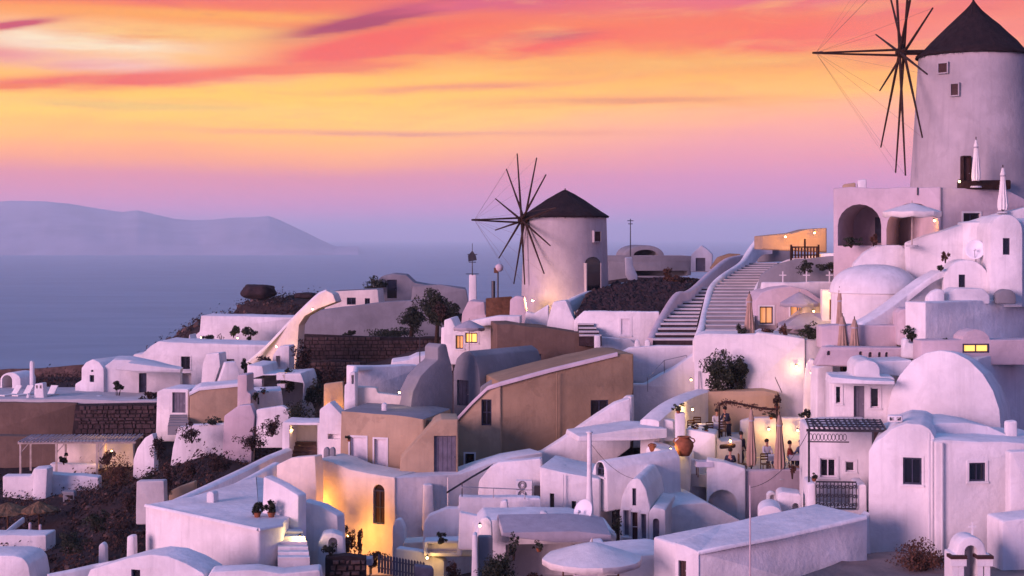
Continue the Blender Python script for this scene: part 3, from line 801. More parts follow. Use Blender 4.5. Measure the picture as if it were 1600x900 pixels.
def bush(name, label, px, py, Y, wpx, hpx, n=500, m='leaf_dark', size=.10, cat='shrub', group=None, pot=None, stems=4, dep=None, flowers=0, trunk=0.0):
    """py: row of the foot of the plant"""
    b = P(px, py, Y); rx = wpx / 2 / FPX * Y; h = hpx / FPX * Y; rz = h * (1 - trunk) / 2
    ph = 0.0
    root = empty(name, b); tag(root, label, cat, group)
    if pot:
        pr = rx * .5 if pot is True else pot; ph = pr * 1.2
        q = MB(); q.lathe(b, [(0, 0), (pr * .65, 0), (pr * .95, ph * .8), (pr * 1.05, ph * .85), (pr * 1.05, ph), (pr * .85, ph), (pr * .8, ph * .85), (0, ph * .85)], 16); q.build('pot', 'terracotta', root, smooth=True)
    c = b + Vector((0, 0, ph * .8 + (h - ph * .8) * trunk + (h - ph * .8) * (1 - trunk) * .42)); rz = (h - ph * .8) * (1 - trunk) * .56
    mb = MB(); leaf_cloud(mb, c, (rx, (dep or rx), rz), n, size, clump=max(9, n // 60), shell=.12, seed=int(px * 7 + py)); mb.build('crown', m, root, fix=False)
    if flowers:
        fl = MB(); leaf_cloud(fl, c, (rx * .95, rx * .95, rz * .95), flowers, size * .7, seed=int(px)); fl.build('flowers', 'flower', root, fix=False)
    st = MB(); rr = random.Random(px + py)
    for i in range(stems):
        a = rr.uniform(0, 6.28); e = c + Vector((cos(a) * rx * .4, sin(a) * rx * .3, rz * rr.uniform(-.3, .3)))
        mid = (b + e) / 2 + Vector((rr.uniform(-.1, .1) * rx, 0, 0)); f_ = b + Vector((0, 0, ph * .8 - .05)) if ph else b - Vector((0, 0, .1))
        st.tube(f_, mid, .03 + .02 * rx, .02 + .01 * rx, 5); st.tube(mid, e, .02 + .01 * rx, .008, 5)
    st.build('stem', 'bark', root)
    return root

def wall_lamp(label, px, py, Y, power, r=.06, color=(1.0, .58, .22), glow=True, off=(0, -.25, 0), size=.07):
    """a small lit lantern: bracket, cage and bulb, with its own light"""
    p = P(px, py, Y) + Vector(off); root = empty('wall_lamp', p); tag(root, label, 'lamp', 'lit wall lamps')
    b = MB(); b.tube(p + Vector((0, .28, .12)), p + Vector((0, 0, .12)), .015); b.lathe(p, [(.02, .14), (r * 1.2, .09), (r * 1.25, .075), (0, .075)], 10); b.build('bracket', 'iron', root)
    g = MB(); g.ico(p, r, 2); g.build('bulb', 'glow_bulb', root, smooth=True, angle=180)
    l = bpy.data.lights.new('lamp_light', 'POINT'); l.energy = power; l.color = color; l.shadow_soft_size = size
    lo = bpy.data.objects.new('lamp_light', l); COL.objects.link(lo); lo.parent = root; lo.location = (0, -.12, 0)
    return root

def steps(root_name, label, cat, lefts, rights, n, m='white', nose_m=None, lip=.05, group=None, root=None, thick=None):
    """flight of n steps between a left and a right line of 3-D points, each step a part"""
    def along(ln, t):
        d = [0]
        for a, b in zip(ln[:-1], ln[1:]): d.append(d[-1] + (b - a).length)
        s_ = t * d[-1]
        for i in range(len(ln) - 1):
            if s_ <= d[i + 1] + 1e-9: return ln[i].lerp(ln[i + 1], (s_ - d[i]) / max(1e-9, d[i + 1] - d[i]))
        return ln[-1]
    if root is None:
        root = empty(root_name, along(lefts, 0).lerp(along(rights, 0), .5)); tag(root, label, cat, group)
    for i in range(n):
        a0, a1 = along(lefts, i / n), along(lefts, (i + 1) / n); b0, b1 = along(rights, i / n), along(rights, (i + 1) / n)
        z1 = (a1.z + b1.z) / 2; z0 = z1 - (thick or abs(a1.z - a0.z) + .5)
        back = (a1 - a0) * .25; bb = (b1 - b0) * .25
        nose = (a0 - a1).normalized() * .035
        mb = MB(); q0 = [a0, b0, b1 + bb, a1 + back]
        mb.hexa([Vector((v.x, v.y, z0)) for v in q0] + [Vector((v.x, v.y, z1)) for v in q0])
        q1 = [a0 + nose, b0 + nose, b0 - nose * 2, a0 - nose * 2]
        tr = MB() if nose_m else mb
        tr.hexa([Vector((v.x, v.y, z1 - lip)) for v in q1] + [Vector((v.x, v.y, z1 + .012)) for v in q1])
        if nose_m:
            q2 = [a0 - nose, b0 - nose, b1 + bb * .1, a1 + back * .1]; tr.hexa([Vector((v.x, v.y, z1 - .01)) for v in q2] + [Vector((v.x, v.y, z1 + .006)) for v in q2])
        so = mb.build('step', m, root)
        if nose_m: tr.build('tread', nose_m, so)
    return root

def block(name, label, cat, roofpx, z, base, m='white', rnd=.15, edge=.09, group=None, parapet=0.0):
    """flat-roofed block whose roof corners are seen at roofpx (all at height z), walls down to base"""
    pts = [RZ(x, y, z) for x, y in roofpx]; poly = [(p.x, p.y) for p in pts]
    if area2(poly) < 0: poly.reverse()
    poly = roundpoly(poly, rnd); n = len(poly); c = sum((Vector((x, y, 0)) for x, y in poly), Vector()) / n
    root = empty(name, (c.x, c.y, base)); tag(root, label, cat, group)
    def ring(p, zz): return [Vector((x, y, zz)) for x, y in p]
    a, b = ring(poly, base), ring(poly, z - edge); mb = MB()
    mb.add(a + b, [(i, (i + 1) % n, n + (i + 1) % n, n + i) for i in range(n)]); mb.build('wall', m, root, smooth=True, fix=False)
    r1, r2 = ring(inset(poly, edge * .3), z - edge * .3), ring(inset(poly, edge), z); rf = MB(); vs = ring(poly, z - edge) + r1 + r2; fs = []
    for k in range(2): fs += [(k * n + i, k * n + (i + 1) % n, (k + 1) * n + (i + 1) % n, (k + 1) * n + i) for i in range(n)]
    if parapet:
        vs += ring(inset(poly, .26), z) + ring(inset(poly, .29), z - parapet); fs += [(k * n + i, k * n + (i + 1) % n, (k + 1) * n + (i + 1) % n, (k + 1) * n + i) for k in (2, 3) for i in range(n)] + [tuple(range(4 * n, 5 * n))]
    else: fs += [tuple(range(2 * n, 3 * n))]
    rf.add(vs, fs); rf.build('roof', m, root, smooth=True, fix=False)
    return root

# ================================================================== windmills
big_prof = [(3.20, -.05), (3.22, .05), (2.75, .42), (2.35, .85), (1.9, 1.30), (1.40, 1.78), (.90, 2.25), (.48, 2.65), (.20, 2.98), (.08, 3.18)]
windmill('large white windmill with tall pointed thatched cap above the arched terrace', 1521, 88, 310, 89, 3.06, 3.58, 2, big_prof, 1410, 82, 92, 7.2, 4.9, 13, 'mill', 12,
         wins=[(1478, 97, 5, 111, 'door_brown'), (1492, 131, 4.5, 148, 'door_brown')])
small_prof = [(3.05, -.05), (3.07, .05), (2.55, .40), (1.95, .80), (1.30, 1.22), (.65, 1.62), (.18, 1.86), (.06, 1.9)]
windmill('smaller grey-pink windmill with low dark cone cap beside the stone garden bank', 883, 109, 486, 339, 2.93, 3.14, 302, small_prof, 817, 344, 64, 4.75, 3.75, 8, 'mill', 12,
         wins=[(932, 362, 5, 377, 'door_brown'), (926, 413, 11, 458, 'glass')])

# ================================================================== RIGHT: hill top under the large windmill
hA, WA = house('terrace_house', 'lavender plastered terrace house with two wide open arches under the large windmill', 'house', 1470, 83, -24,
      [(1302, 440), (1302, 294), (1470, 292), (1470, 440)], 9, ops=[('ao', 1309, 319, 1377, 384, None, 4.2), ('ao', 1385, 317, 1468, 384, None, 4.2)], m='pink_plaster', rnd=.06)
# what stands inside the arches
d = MB(); WA.bar(d, *[WA.uz(1345, 350)[0], WA.uz(1362, 350)[0]], WA.uz(1350, 380)[1], WA.uz(1350, 338)[1], 4.1, 4.17); d.build('door', 'door_blue', hA)
d = MB(); WA.bar(d, WA.uz(1452, 350)[0], WA.uz(1466, 350)[0], WA.uz(1460, 366)[1], WA.uz(1460, 342)[1], 4.1, 4.17); d.build('lit_window', 'glow_soft', hA)
d = MB(); WA.bar(d, WA.uz(1392, 350)[0], WA.uz(1438, 350)[0], WA.uz(1410, 372)[1], WA.uz(1410, 342)[1], 4.1, 4.17); d.build('window_wall', 'door_grey', hA)
d = MB(); d.tube(WA.p(WA.uz(1434, 299)[0], WA.uz(1434, 305)[1], -.06), WA.p(WA.uz(1434, 299)[0], WA.uz(1434, 293)[1], -.06), .04); d.build('spout', 'iron', hA)
house('side_house', 'flat lavender wall with one small framed window right of the arched terrace', 'house', 1471, 83.2, 14,
      [(1471, 420), (1471, 293), (1560, 293), (1575, 297), (1615, 318), (1615, 420)], 6, ops=[('w', 1505, 333, 1531, 352)], m='pink_plaster', rnd=.06)
house('kitchen_hut', 'low warmly lit hut beside the top of the wide stairway', 'hut', 1240, 99, 0, [(1190, 390), (1190, 369), (1240, 364), (1262, 358), (1292, 356), (1292, 395)], 3, m='tan', rnd=.05)  # tan coat puts some of the orange lamplight into the wall colour
house('chimney', 'small white box chimney on the arched terrace roof', 'chimney', 1345, 87, -10, [(1340, 297), (1340, 281), (1354, 280), (1354, 297)], .6, m='white')
house('vent', 'low tan vent on the arched terrace roof', 'vent', 1328, 87, -10, [(1317, 298), (1317, 288), (1337, 285), (1337, 298)], .6, m='tan')
# gate at the stair head
def gate():
    W = Wall(1235, 97, 8); u0, u1, z0, z1 = W.rect(1236, 386, 1279, 401)
    root = empty('wooden_gate', W.p((u0 + u1) / 2, z0)); tag(root, 'dark wooden gate at the head of the wide stairway', 'gate')
    zt = W.uz(1257, 373)[1]
    for u, t in ((u0, z1 + .15), ((u0 + u1) / 2, zt), (u1, z1 + .15)):
        mb = MB(); W.bar(mb, u - .05, u + .05, z0 - .4, t, -.05, .05); mb.build('post', 'wood_dark', root)
    for z in (z0 + .1, z1):
        mb = MB(); W.bar(mb, u0 + .05, u1 - .05, z - .04, z + .04, -.03, .03); mb.build('rail', 'wood_dark', root)
    n = 9
    for i in range(n):
        u = u0 + .1 + (u1 - u0 - .2) * i / (n - 1)
        mb = MB(); W.bar(mb, u - .06, u + .06, z0 - .1, z1 - .045, .031, .055); mb.build('board', 'wood', root)
gate()

# ---- wide pale stairway
L1 = [P(1102, 521, 88), P(1104, 490, 92), P(1118, 447, 99), P(1150, 424, 104), P(1168, 410, 108)]
R1 = [P(1178, 521, 88), P(1180, 490, 92), P(1186, 452, 99), P(1202, 427, 104), P(1218, 411, 108)]
steps('stairway', 'wide pale stairway curving up to the gate', 'stairway', L1, R1, 22, 'grey_plaster', 'concrete', .06)
wall_path('stair_parapet', 'white curved parapet left of the wide stairway', 'wall', [(1088, 530, 87), (1097, 505, 89.5), (1103, 478, 94), (1112, 446, 99), (1130, 428, 102), (1158, 409, 106), (1172, 388, 108), (1186, 371, 109), (1204, 368, 109.5)], .42, 1.3)
wall_path('stair_parapet', 'white curved parapet right of the wide stairway rising to the gate', 'wall', [(1180, 472, 93), (1184, 448, 97), (1196, 429, 102), (1214, 414, 104), (1240, 403, 102), (1280, 397, 98), (1318, 394, 95), (1345, 388, 93)], .42, 1.2)
house('stair_head_wall', 'short grey wall closing the head of the wide stairway', 'wall', 1190, 110, 0, [(1184, 410), (1186, 373), (1238, 368), (1238, 408)], .4, m='grey_plaster')
# ---- narrow dark stairway
L2 = [P(1020, 536, 90), P(1035, 505, 93.5), P(1060, 475, 98.5), P(1090, 450, 103)]
R2 = [P(1086, 536, 90), P(1090, 505, 93.5), P(1098, 475, 98.5), P(1112, 447, 103)]
steps('stairway', 'narrow stairway with dark risers beside the stone bank', 'stairway', L2, R2, 14, 'rock_black', 'concrete', .10)
wall_path('stair_parapet', 'pink stepped parapet left of the narrow stairway', 'wall', [(1016, 528, 90.5), (1030, 500, 93.5), (1056, 459, 98), (1072, 455, 99), (1085, 447, 101), (1110, 424, 106), (1135, 404, 110), (1158, 398, 112)], .45, 1.2, m='pink_plaster')
# ---- stone garden bank
house('garden_wall', 'white retaining wall with blind door below the dark stone bank', 'wall', 1028, 96.5, -6, [(897, 545), (897, 500), (912, 486), (1030, 487), (1030, 545)], .8,
      ops=[('b', 969, 497, 985, 524)], m='white', rd=.06)
wall_path('garden_wall', 'pale curved rim wall along the top of the stone bank', 'wall', [(882, 472, 103), (905, 460, 105), (935, 449, 107.5), (970, 442, 110), (1010, 437, 112), (1040, 436, 113)], .45, .9, m='white')
def bank():
    cs = [P(903, 489, 97.3), P(1028, 489, 97), P(1088, 434, 109.5), P(1035, 434, 111), P(960, 443, 108.6), P(920, 454, 105)]
    base = MB(); n = len(cs); c = sum(cs, Vector()) / n
    base.add([v - Vector((0, 0, .12)) for v in cs] + [v - Vector((0, 0, 1.6)) for v in cs], [tuple(range(n)), tuple(range(2 * n - 1, n - 1, -1))] + [(i, (i + 1) % n, n + (i + 1) % n, n + i) for i in range(n)])
    root = empty('stone_bank', c - Vector((0, 0, 1.5))); tag(root, 'sloping garden bank of dark lava stones beside the smaller windmill', 'stone bank')
    base.build('bed', 'mortar', root)
    rr = random.Random(5); st = MB()
    def inside(p):
        k = False
        for i in range(n):
            a, b = cs[i], cs[(i + 1) % n]
            if (a.y > p[1]) != (b.y > p[1]) and p[0] < (b.x - a.x) * (p[1] - a.y) / (b.y - a.y) + a.x: k = not k
        return k
    # plane fit by three corners
    nrm = (cs[1] - cs[0]).cross(cs[4] - cs[0]).normalized()
    for i in range(2600):
        x = rr.uniform(min(v.x for v in cs), max(v.x for v in cs)); y = rr.uniform(min(v.y for v in cs), max(v.y for v in cs))
        if not inside((x, y)): continue
        z = cs[0].z - (nrm.x * (x - cs[0].x) + nrm.y * (y - cs[0].y)) / nrm.z - .1
        st.ico((x, y, z), rr.uniform(.13, .30), 1, .5, (1, 1, rr.uniform(.7, 1.1)))
    o = st.build('stones', 'rock_black', root); o['kind'] = 'stuff'
bank()
L3 = [P(905, 528, 95), P(903, 508, 97), P(899, 486, 99)]
R3 = [P(940, 528, 95), P(926, 508, 97), P(915, 486, 99)]
steps('stairway', 'small flight of dark steps at the foot of the smaller windmill', 'stairway', L3, R3, 7, 'rock_black', 'concrete', .09)
house('buttress', 'white sloping buttress beside the small dark steps', 'wall', 885, 98, -8, [(852, 520), (858, 492), (864, 472), (884, 469), (905, 515), (905, 530), (852, 530)], 1.4)

# ---- hilltop buildings behind the bank
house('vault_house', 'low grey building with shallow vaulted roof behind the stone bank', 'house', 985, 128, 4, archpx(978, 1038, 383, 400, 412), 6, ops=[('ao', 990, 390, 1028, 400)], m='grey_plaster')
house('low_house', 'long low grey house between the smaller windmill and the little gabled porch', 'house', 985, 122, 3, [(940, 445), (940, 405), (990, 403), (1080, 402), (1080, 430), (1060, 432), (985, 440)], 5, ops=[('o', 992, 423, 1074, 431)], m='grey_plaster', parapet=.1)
house('stepped_wall', 'stepped white wall end at the low grey house', 'wall', 985, 117, 0, [(978, 430), (977, 402), (988, 402), (989, 416), (996, 430), (996, 438), (982, 438)], .5)
house('gabled_porch', 'little white gabled porch with doorway on the skyline', 'porch', 1094, 116, -8, [(1079, 425), (1080, 398), (1086, 392), (1096, 383), (1108, 392), (1113, 398), (1112, 425)], 4, ops=[('d', 1087, 403, 1102, 424, 'door_grey')])
def mast(label, px, y0, y1, Y, r=.04, arms=(), m='iron'):
    a, b = P(px, y1, Y), P(px, y0, Y); root = empty('antenna', a); tag(root, label, 'antenna', 'thin masts and antennas')
    mb = MB(); mb.tube(a - Vector((0, 0, .3)), b, r, r * .7, 7); mb.build('mast', m, root)
    for (dz_, ln) in arms:
        k = MB(); k.tube(b + Vector((-ln, 0, -dz_)), b + Vector((ln, .1, -dz_)), r * .6); k.build('arm', m, root)
    return root
mast('thin antenna mast with short crossbar above the low grey house', 985, 342, 400, 124, .05, [(.15, .25), (.4, .18)])
house('bank_lean', 'brown sloping wall beside the narrow stairway head', 'wall', 1125, 113, 0, [(1110, 420), (1122, 402), (1140, 396), (1158, 397), (1150, 412), (1130, 425)], .6, m='brown')

# ---- upper right terraces
house('terrace_slab', 'white sloping roof slab between the arched terrace and the domed cistern', 'roof', 1390, 82.6, -4, [(1330, 440), (1335, 412), (1352, 394), (1372, 383), (1408, 383), (1420, 395), (1424, 440)], .8)
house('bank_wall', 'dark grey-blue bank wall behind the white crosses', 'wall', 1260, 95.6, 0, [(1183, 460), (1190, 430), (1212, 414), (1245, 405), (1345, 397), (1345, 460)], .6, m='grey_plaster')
house('slope_wall', 'long pink wall with rising top edge right of the dome', 'wall', 1425, 81, 2, [(1424, 470), (1420, 379), (1500, 352), (1560, 334), (1620, 320), (1620, 480), (1450, 480)], .8)
house('arch_tower', 'tall white block with arched top and one slit window at the right edge', 'house', 1572, 76.5, -6, archpx(1547, 1598, 335, 362, 480), 5, ops=[('wn', 1567, 372, 1578, 398)])
house('right_edge_house', 'white house side cut off by the right edge of the picture', 'house', 1605, 77, 20, [(1592, 480), (1592, 346), (1640, 340), (1640, 480)], 5)
house('barrel_chapel', 'small white barrel-vaulted chapel with narrow window beside the diagonal stair wall', 'house', 1510, 77.5, -10, archpx(1474, 1546, 406, 440, 475), 5, ops=[('wn', 1498, 429, 1508, 449)])
house('low_block', 'low lavender block at the foot of the barrel-vaulted chapel', 'wall', 1500, 75.5, 4, [(1480, 475), (1482, 458), (1494, 450), (1536, 451), (1547, 462), (1547, 475)], 1.2, m='white')
house('niche_arch', 'small dark arched niche at the foot of the arched block', 'wall', 1575, 75.6, 0, archpx(1558, 1588, 452, 464, 475), .6, m='grey_plaster')
house('round_finial', 'little rounded white wall end on the long blue terrace wall', 'wall', 1463, 75, 0, [(1449, 475), (1450, 464), (1458, 455), (1468, 451), (1476, 455), (1476, 475)], .5)
# domed cistern
def dome():
    Y = 81; c = P(1366, 505, Y); r = 68 / FPX * Y; zs = P(1366, 455, Y).z - c.z; zt = P(1366, 413, Y).z - c.z
    root = empty('domed_cistern', c); tag(root, 'white domed cistern with round drum below the arched terrace', 'dome')
    mb = MB(); mb.lathe(c, [(r * .98, -2.0), (r * .98, 0), (r * .97, zs - .08)], 48); mb.build('drum', 'white', root, smooth=True)
    mb = MB(); mb.lathe(c, [(r * .97, zs - .081), (r * 1.02, zs - .06), (r * 1.02, zs)] + [(r * 1.01 * cos(pi / 2 * i / 12) ** .82, zs + (zt - zs) * sin(pi / 2 * i / 12)) for i in range(13)], 48)
    mb.build('dome', 'white', root, smooth=True)
dome()
house('diagonal_wall', 'grey diagonal stair wall running down from the chapel past the domed cistern', 'wall', 1440, 78, 30, [(1345, 515), (1352, 505), (1372, 494), (1396, 478), (1450, 437), (1476, 422), (1484, 428), (1484, 515)], .9, m='white')
wall_path('diagonal_parapet', 'thin white coping along the diagonal stair wall', 'wall', [(1376, 490, 77.3), (1398, 475, 77.5), (1450, 434, 77.9), (1477, 420, 78)], .3, .35)
house('long_terrace_wall', 'long blue-lavender terrace wall at the right edge above the lit window', 'wall', 1446, 73, 36, [(1446, 560), (1446, 472), (1640, 466), (1640, 560)], 1.2)
house('ledge_house', 'narrow pink ledge with one bright lit window under a small arch', 'house', 1500, 71.5, 4, [(1440, 570), (1440, 532), (1504, 531), (1504, 526), (1512, 518), (1525, 514), (1538, 518), (1546, 526), (1546, 531), (1640, 530), (1640, 570)], 1.2, ops=[('wln', 1504, 537, 1545, 551)], m='pink_plaster', edge=.03, rd=.08)
house('tan_block', 'small pink block between the domed cistern and the long terrace wall', 'house', 1425, 75, -8, [(1402, 530), (1402, 490), (1408, 483), (1447, 482), (1447, 540), (1402, 540)], 2.5, m='pink_plaster')
house('pink_step_wall', 'low pink wall running under the domed cistern', 'wall', 1370, 76, 0, [(1283, 545), (1283, 510), (1300, 508), (1402, 508), (1402, 545)], 1.2, m='pink_plaster')
house('vent_wall', 'low lavender wall with a row of round drain holes behind the furled parasols', 'wall', 1350, 73.5, 2, [(1275, 572), (1290, 542), (1412, 543), (1412, 575)], .8,
      ops=[('ao', 1292, 548, 1298, 555, None, .3), ('ao', 1342, 549, 1348, 557, None, .3), ('ao', 1357, 550, 1363, 558, None, .3), ('ao', 1372, 550, 1377, 558, None, .3), ('ao', 1383, 550, 1388, 558, None, .3)], m='pink_plaster')
house('small_white_end', 'small white wall end beside the potted shrubs below the long terrace wall', 'wall', 1425, 73, -4, [(1410, 560), (1411, 530), (1418, 528), (1420, 536), (1447, 538), (1447, 562)], .5)
house('low_roof_slab', 'flat pale roof slab between the vent wall and the small arched dormer', 'roof', 1400, 71, 3, [(1360, 585), (1362, 565), (1425, 562), (1425, 590)], 2)

# ---- vault houses of the right foreground
house('great_vault', 'broad white barrel vault with a plain lavender arch face at the right', 'house', 1470, 68, -22, [(1384, 690), (1386, 640), (1393, 610), (1405, 587), (1424, 564), (1447, 551), (1470, 547), (1492, 551), (1515, 563), (1536, 584), (1552, 610), (1562, 640), (1566, 690)], 8, dz=-.6)
house('rear_vault', 'grey-blue vaulted roof at the right edge behind the broad barrel vault', 'house', 1560, 72, 40, [(1508, 690), (1508, 590), (1530, 560), (1580, 548), (1650, 545), (1650, 690)], 5)
house('dormer_house', 'small white house with arched dormer, glazed doors and flat canopy beside the vault', 'house', 1340, 69.5, -6, [(1300, 670), (1300, 590), (1335, 590), (1335, 574), (1341, 565), (1355, 562), (1369, 566), (1375, 575), (1375, 588), (1398, 590), (1398, 670)], 3,
      ops=[('wp', 1306, 604, 1314, 630), ('d', 1334, 603, 1351, 655, 'door_grey'), ('wp', 1360, 606, 1374, 637)])
house('flat_canopy', 'thin flat white canopy over the glazed doors of the dormer house', 'canopy', 1340, 67.8, -5, [(1296, 599), (1299, 589), (1350, 594), (1398, 596), (1398, 601), (1350, 600)], 1.7, rnd=.02, edge=.02)
house('facade_house', 'white house with one dark window and rounded shoulder in the right foreground', 'house', 1440, 61, -17, [(1357, 900), (1357, 705), (1366, 692), (1380, 682), (1394, 669), (1416, 661), (1440, 663), (1453, 670), (1461, 684), (1464, 900)], 5, ops=[('w', 1411, 715, 1440, 757)], rd=.16)
house('corner_house', 'plain white house with one small square window in the lower right corner', 'house', 1500, 60.4, 6, [(1462, 900), (1462, 690), (1476, 687), (1530, 690), (1640, 694), (1640, 900)], 6, ops=[('w', 1514, 723, 1540, 752)], rd=.16)
house('low_vault_roof', 'shallow blue-grey vaulted roof between the foreground houses and the broad vault', 'roof', 1500, 63, 4, [(1432, 700), (1440, 668), (1470, 661), (1510, 660), (1545, 666), (1575, 680), (1640, 684), (1640, 710)], 3)
house('edge_porch', 'white block with a sloping shadowed porch at the right edge', 'house', 1590, 59.3, 2, [(1578, 800), (1578, 706), (1640, 704), (1640, 830), (1578, 820)], .5)
house('parapet_box', 'low white parapet box in the lower right corner', 'wall', 1580, 57, 4, [(1566, 930), (1566, 814), (1640, 806), (1640, 930)], 1.5)
house('chimney', 'small white chimney stub on the shallow vaulted roof', 'chimney', 1580, 63, 0, [(1574, 690), (1574, 659), (1590, 657), (1590, 690)], .4)
house('roof_grille', 'tiny dark roof ventilator box on the rounded shoulder of the foreground house', 'vent', 1398, 62, -10, [(1387, 660), (1387, 649), (1411, 649), (1411, 660)], .3, ops=[('o', 1390, 651, 1397, 658, None, .2), ('o', 1401, 651, 1408, 658, None, .2)], m='white')
# ---- balcony house with pergola
house('balcony_house', 'small white house with two windows under the dark pergola', 'house', 1320, 66, -4, [(1262, 830), (1262, 668), (1300, 664), (1366, 664), (1366, 830)], 3, ops=[('wp', 1281, 716, 1307, 746), ('wp', 1321, 721, 1336, 737)])
house('balcony_wall', 'white balcony base with side posts below the iron railing', 'wall', 1310, 63.5, -5, [(1262, 860), (1262, 756), (1274, 754), (1276, 795), (1337, 798), (1339, 757), (1354, 757), (1356, 880)], 1.8)
def balcony():
    W = Wall(1310, 63.4, -5); u0, u1, z0, z1 = W.rect(1275, 753, 1338, 796)
    root = empty('balcony_railing', W.p((u0 + u1) / 2, z0)); tag(root, 'black wrought iron balcony railing with scroll pattern', 'railing')
    for z in (z0 + .04, z1):
        mb = MB(); W.bar(mb, u0, u1, z - .03, z + .03, -.03, .03); mb.build('rail', 'iron', root)
    n = 11
    for i in range(n + 1):
        u = u0 + (u1 - u0) * i / n; mb = MB(); W.bar(mb, u - .02, u + .02, z0 + .07, z1 - .03, -.014, .014); mb.build('bar', 'iron', root)
    for i in range(n):
        for k in range(3):
            c = W.p(u0 + (u1 - u0) * (i + .5) / n, z0 + (z1 - z0) * (k + .55) / 3.1); mb = MB(); r = (u1 - u0) / n * .46; pts = []
            for j in range(15):
                a = j / 14 * 4.4 * pi / 2 + (pi if (i + k) % 2 else 0); q = r * (1 - j / 20)
                pts.append(c + Vector((W.d.x * cos(a) * q, W.d.y * cos(a) * q, sin(a) * q * 1.25)))
            mb.path(pts, .026, 4); mb.build('scroll', 'iron', root)
balcony()
def pergola_dark():
    W = Wall(1262, 64, -5); root = empty('pergola', W.p(W.uz(1320, 760)[0], W.uz(1320, 756)[1], 1)); tag(root, 'dark iron pergola with reed roof over the balcony', 'pergola')
    for px in (1264, 1364):
        u = W.uz(px, 700)[0]; mb = MB(); W.bar(mb, u - .04, u + .04, W.uz(px, 756)[1], W.uz(px, 672)[1], -.04, .04); mb.build('post', 'iron', root)
    u0, u1 = W.uz(1260, 670)[0], W.uz(1386, 670)[0]; z = W.uz(1310, 672)[1]
    mb = MB(); W.bar(mb, u0, u1, z - .07, z + .03, -.06, .06); mb.build('beam', 'iron', root)
    rr = random.Random(2)
    for i in range(16):
        u = u0 + (u1 - u0) * (i + .5) / 16; mb = MB()
        a, b = W.p(u, z + .08, -.25), W.p(u + rr.uniform(-.1, .1), z + .22, 1.9)
        mb.tube(a, b, .05, .05, 6); mb.build('slat', 'iron', root)
    for k in range(4):
        d_ = .1 + k * .5; mb = MB(); a, b = W.p(u0 + .1, z + .14 + k * .035, d_), W.p(u1 - .1, z + .14 + k * .035, d_); mb.tube(a, b, .03); mb.build('batten', 'iron', root)
    g = MB(); W.bar(g, u0 + .1, u0 + 1.65, z - .5, z - .12, .02, .05); 
    for i in range(10):
        c = W.p(u0 + .18 + i * .155, z - .3, 0); m2 = MB(); m2.path([c + Vector((cos(a) * .07 * W.d.x, cos(a) * .07 * W.d.y, sin(a) * .14)) for a in [j * pi / 5 for j in range(11)]], .016, 4); m2.build('scroll', 'iron', root)
    mb = MB(); W.bar(mb, u0 + .05, u0 + 1.75, z - .52, z - .47, -.02, .02); mb.build('rail', 'iron', root)
pergola_dark()
# ---- front slab house
hF, WF = house('slab_house', 'low white house with wide sloping roof and lavender side wall in front', 'house', 1092, 55, 27, [(1092, 940), (1092, 862), (1150, 850), (1215, 838), (1300, 819), (1356, 806), (1356, 940)], 3.0)
house('slab_end', 'small end wall with brown door of the low slab-roofed house', 'house', 1092, 54.95, -30, [(1054, 940), (1054, 848), (1070, 852), (1092, 862), (1092, 940)], 4, ops=[('d', 1060, 876, 1072, 905, 'door_brown')])
house('angled_wall', 'white wall with curved foot joining the slab-roofed house to the balcony', 'wall', 1330, 59.5, 10, [(1296, 900), (1296, 846), (1320, 842), (1340, 828), (1352, 808), (1360, 800), (1362, 900)], .5)
g = MB(); cs = [P(1240, 905, 54), P(1300, 884, 57), P(1340, 866, 59.5), P(1400, 862, 60.3), P(1480, 880, 59), P(1640, 890, 57), P(1640, 960, 50), P(1240, 960, 50)]
g.add([v + Vector((0, 0, .02)) for v in cs] + [v - Vector((0, 0, 1)) for v in cs], [tuple(range(8)), tuple(range(15, 7, -1))] + [(i, (i + 1) % 8, 8 + (i + 1) % 8, 8 + i) for i in range(8)])
tag(g.build('path', 'paving'), None, None, kind='structure')
def bellcote():
    W = Wall(1516, 55, 2); root, _ = house('bell_gable', 'small white arched bell gable with cross and dark capitals at the bottom right', 'bell gable', 1516, 55, 2,
        [(1488, 940), (1488, 866), (1494, 866), (1498, 850), (1506, 841), (1518, 838), (1530, 841), (1538, 850), (1542, 866), (1548, 866), (1548, 940)], .9, ops=[('ao', 1507, 852, 1527, 930, None, .75)])
    for px in (1491, 1500, 1530, 1541):
        u = W.uz(px, 870)[0]; mb = MB(); W.bar(mb, u - .10, u + .10, W.uz(px, 940)[1], W.uz(px, 884)[1], -.12, -.01); mb.build('column', 'white', root)
    for px in (1496, 1537):
        u = W.uz(px, 870)[0]; mb = MB(); W.bar(mb, u - .30, u + .30, W.uz(px, 872)[1], W.uz(px, 867)[1], -.2, .3); mb.build('capital', 'door_brown', root)
        mb = MB(); W.bar(mb, u - .28, u + .28, W.uz(px, 883.5)[1], W.uz(px, 872.4)[1], -.16, -.012); mb.build('block', 'white', root)
    c = W.p(W.uz(1525, 830)[0], W.uz(1525, 838)[1], .4); mb = MB(); mb.box(c + Vector((0, 0, .2)), .05, .05, .46); mb.box(c + Vector((0, 0, .27)), .26, .048, .05); mb.build('cross', 'white', root)
bellcote()

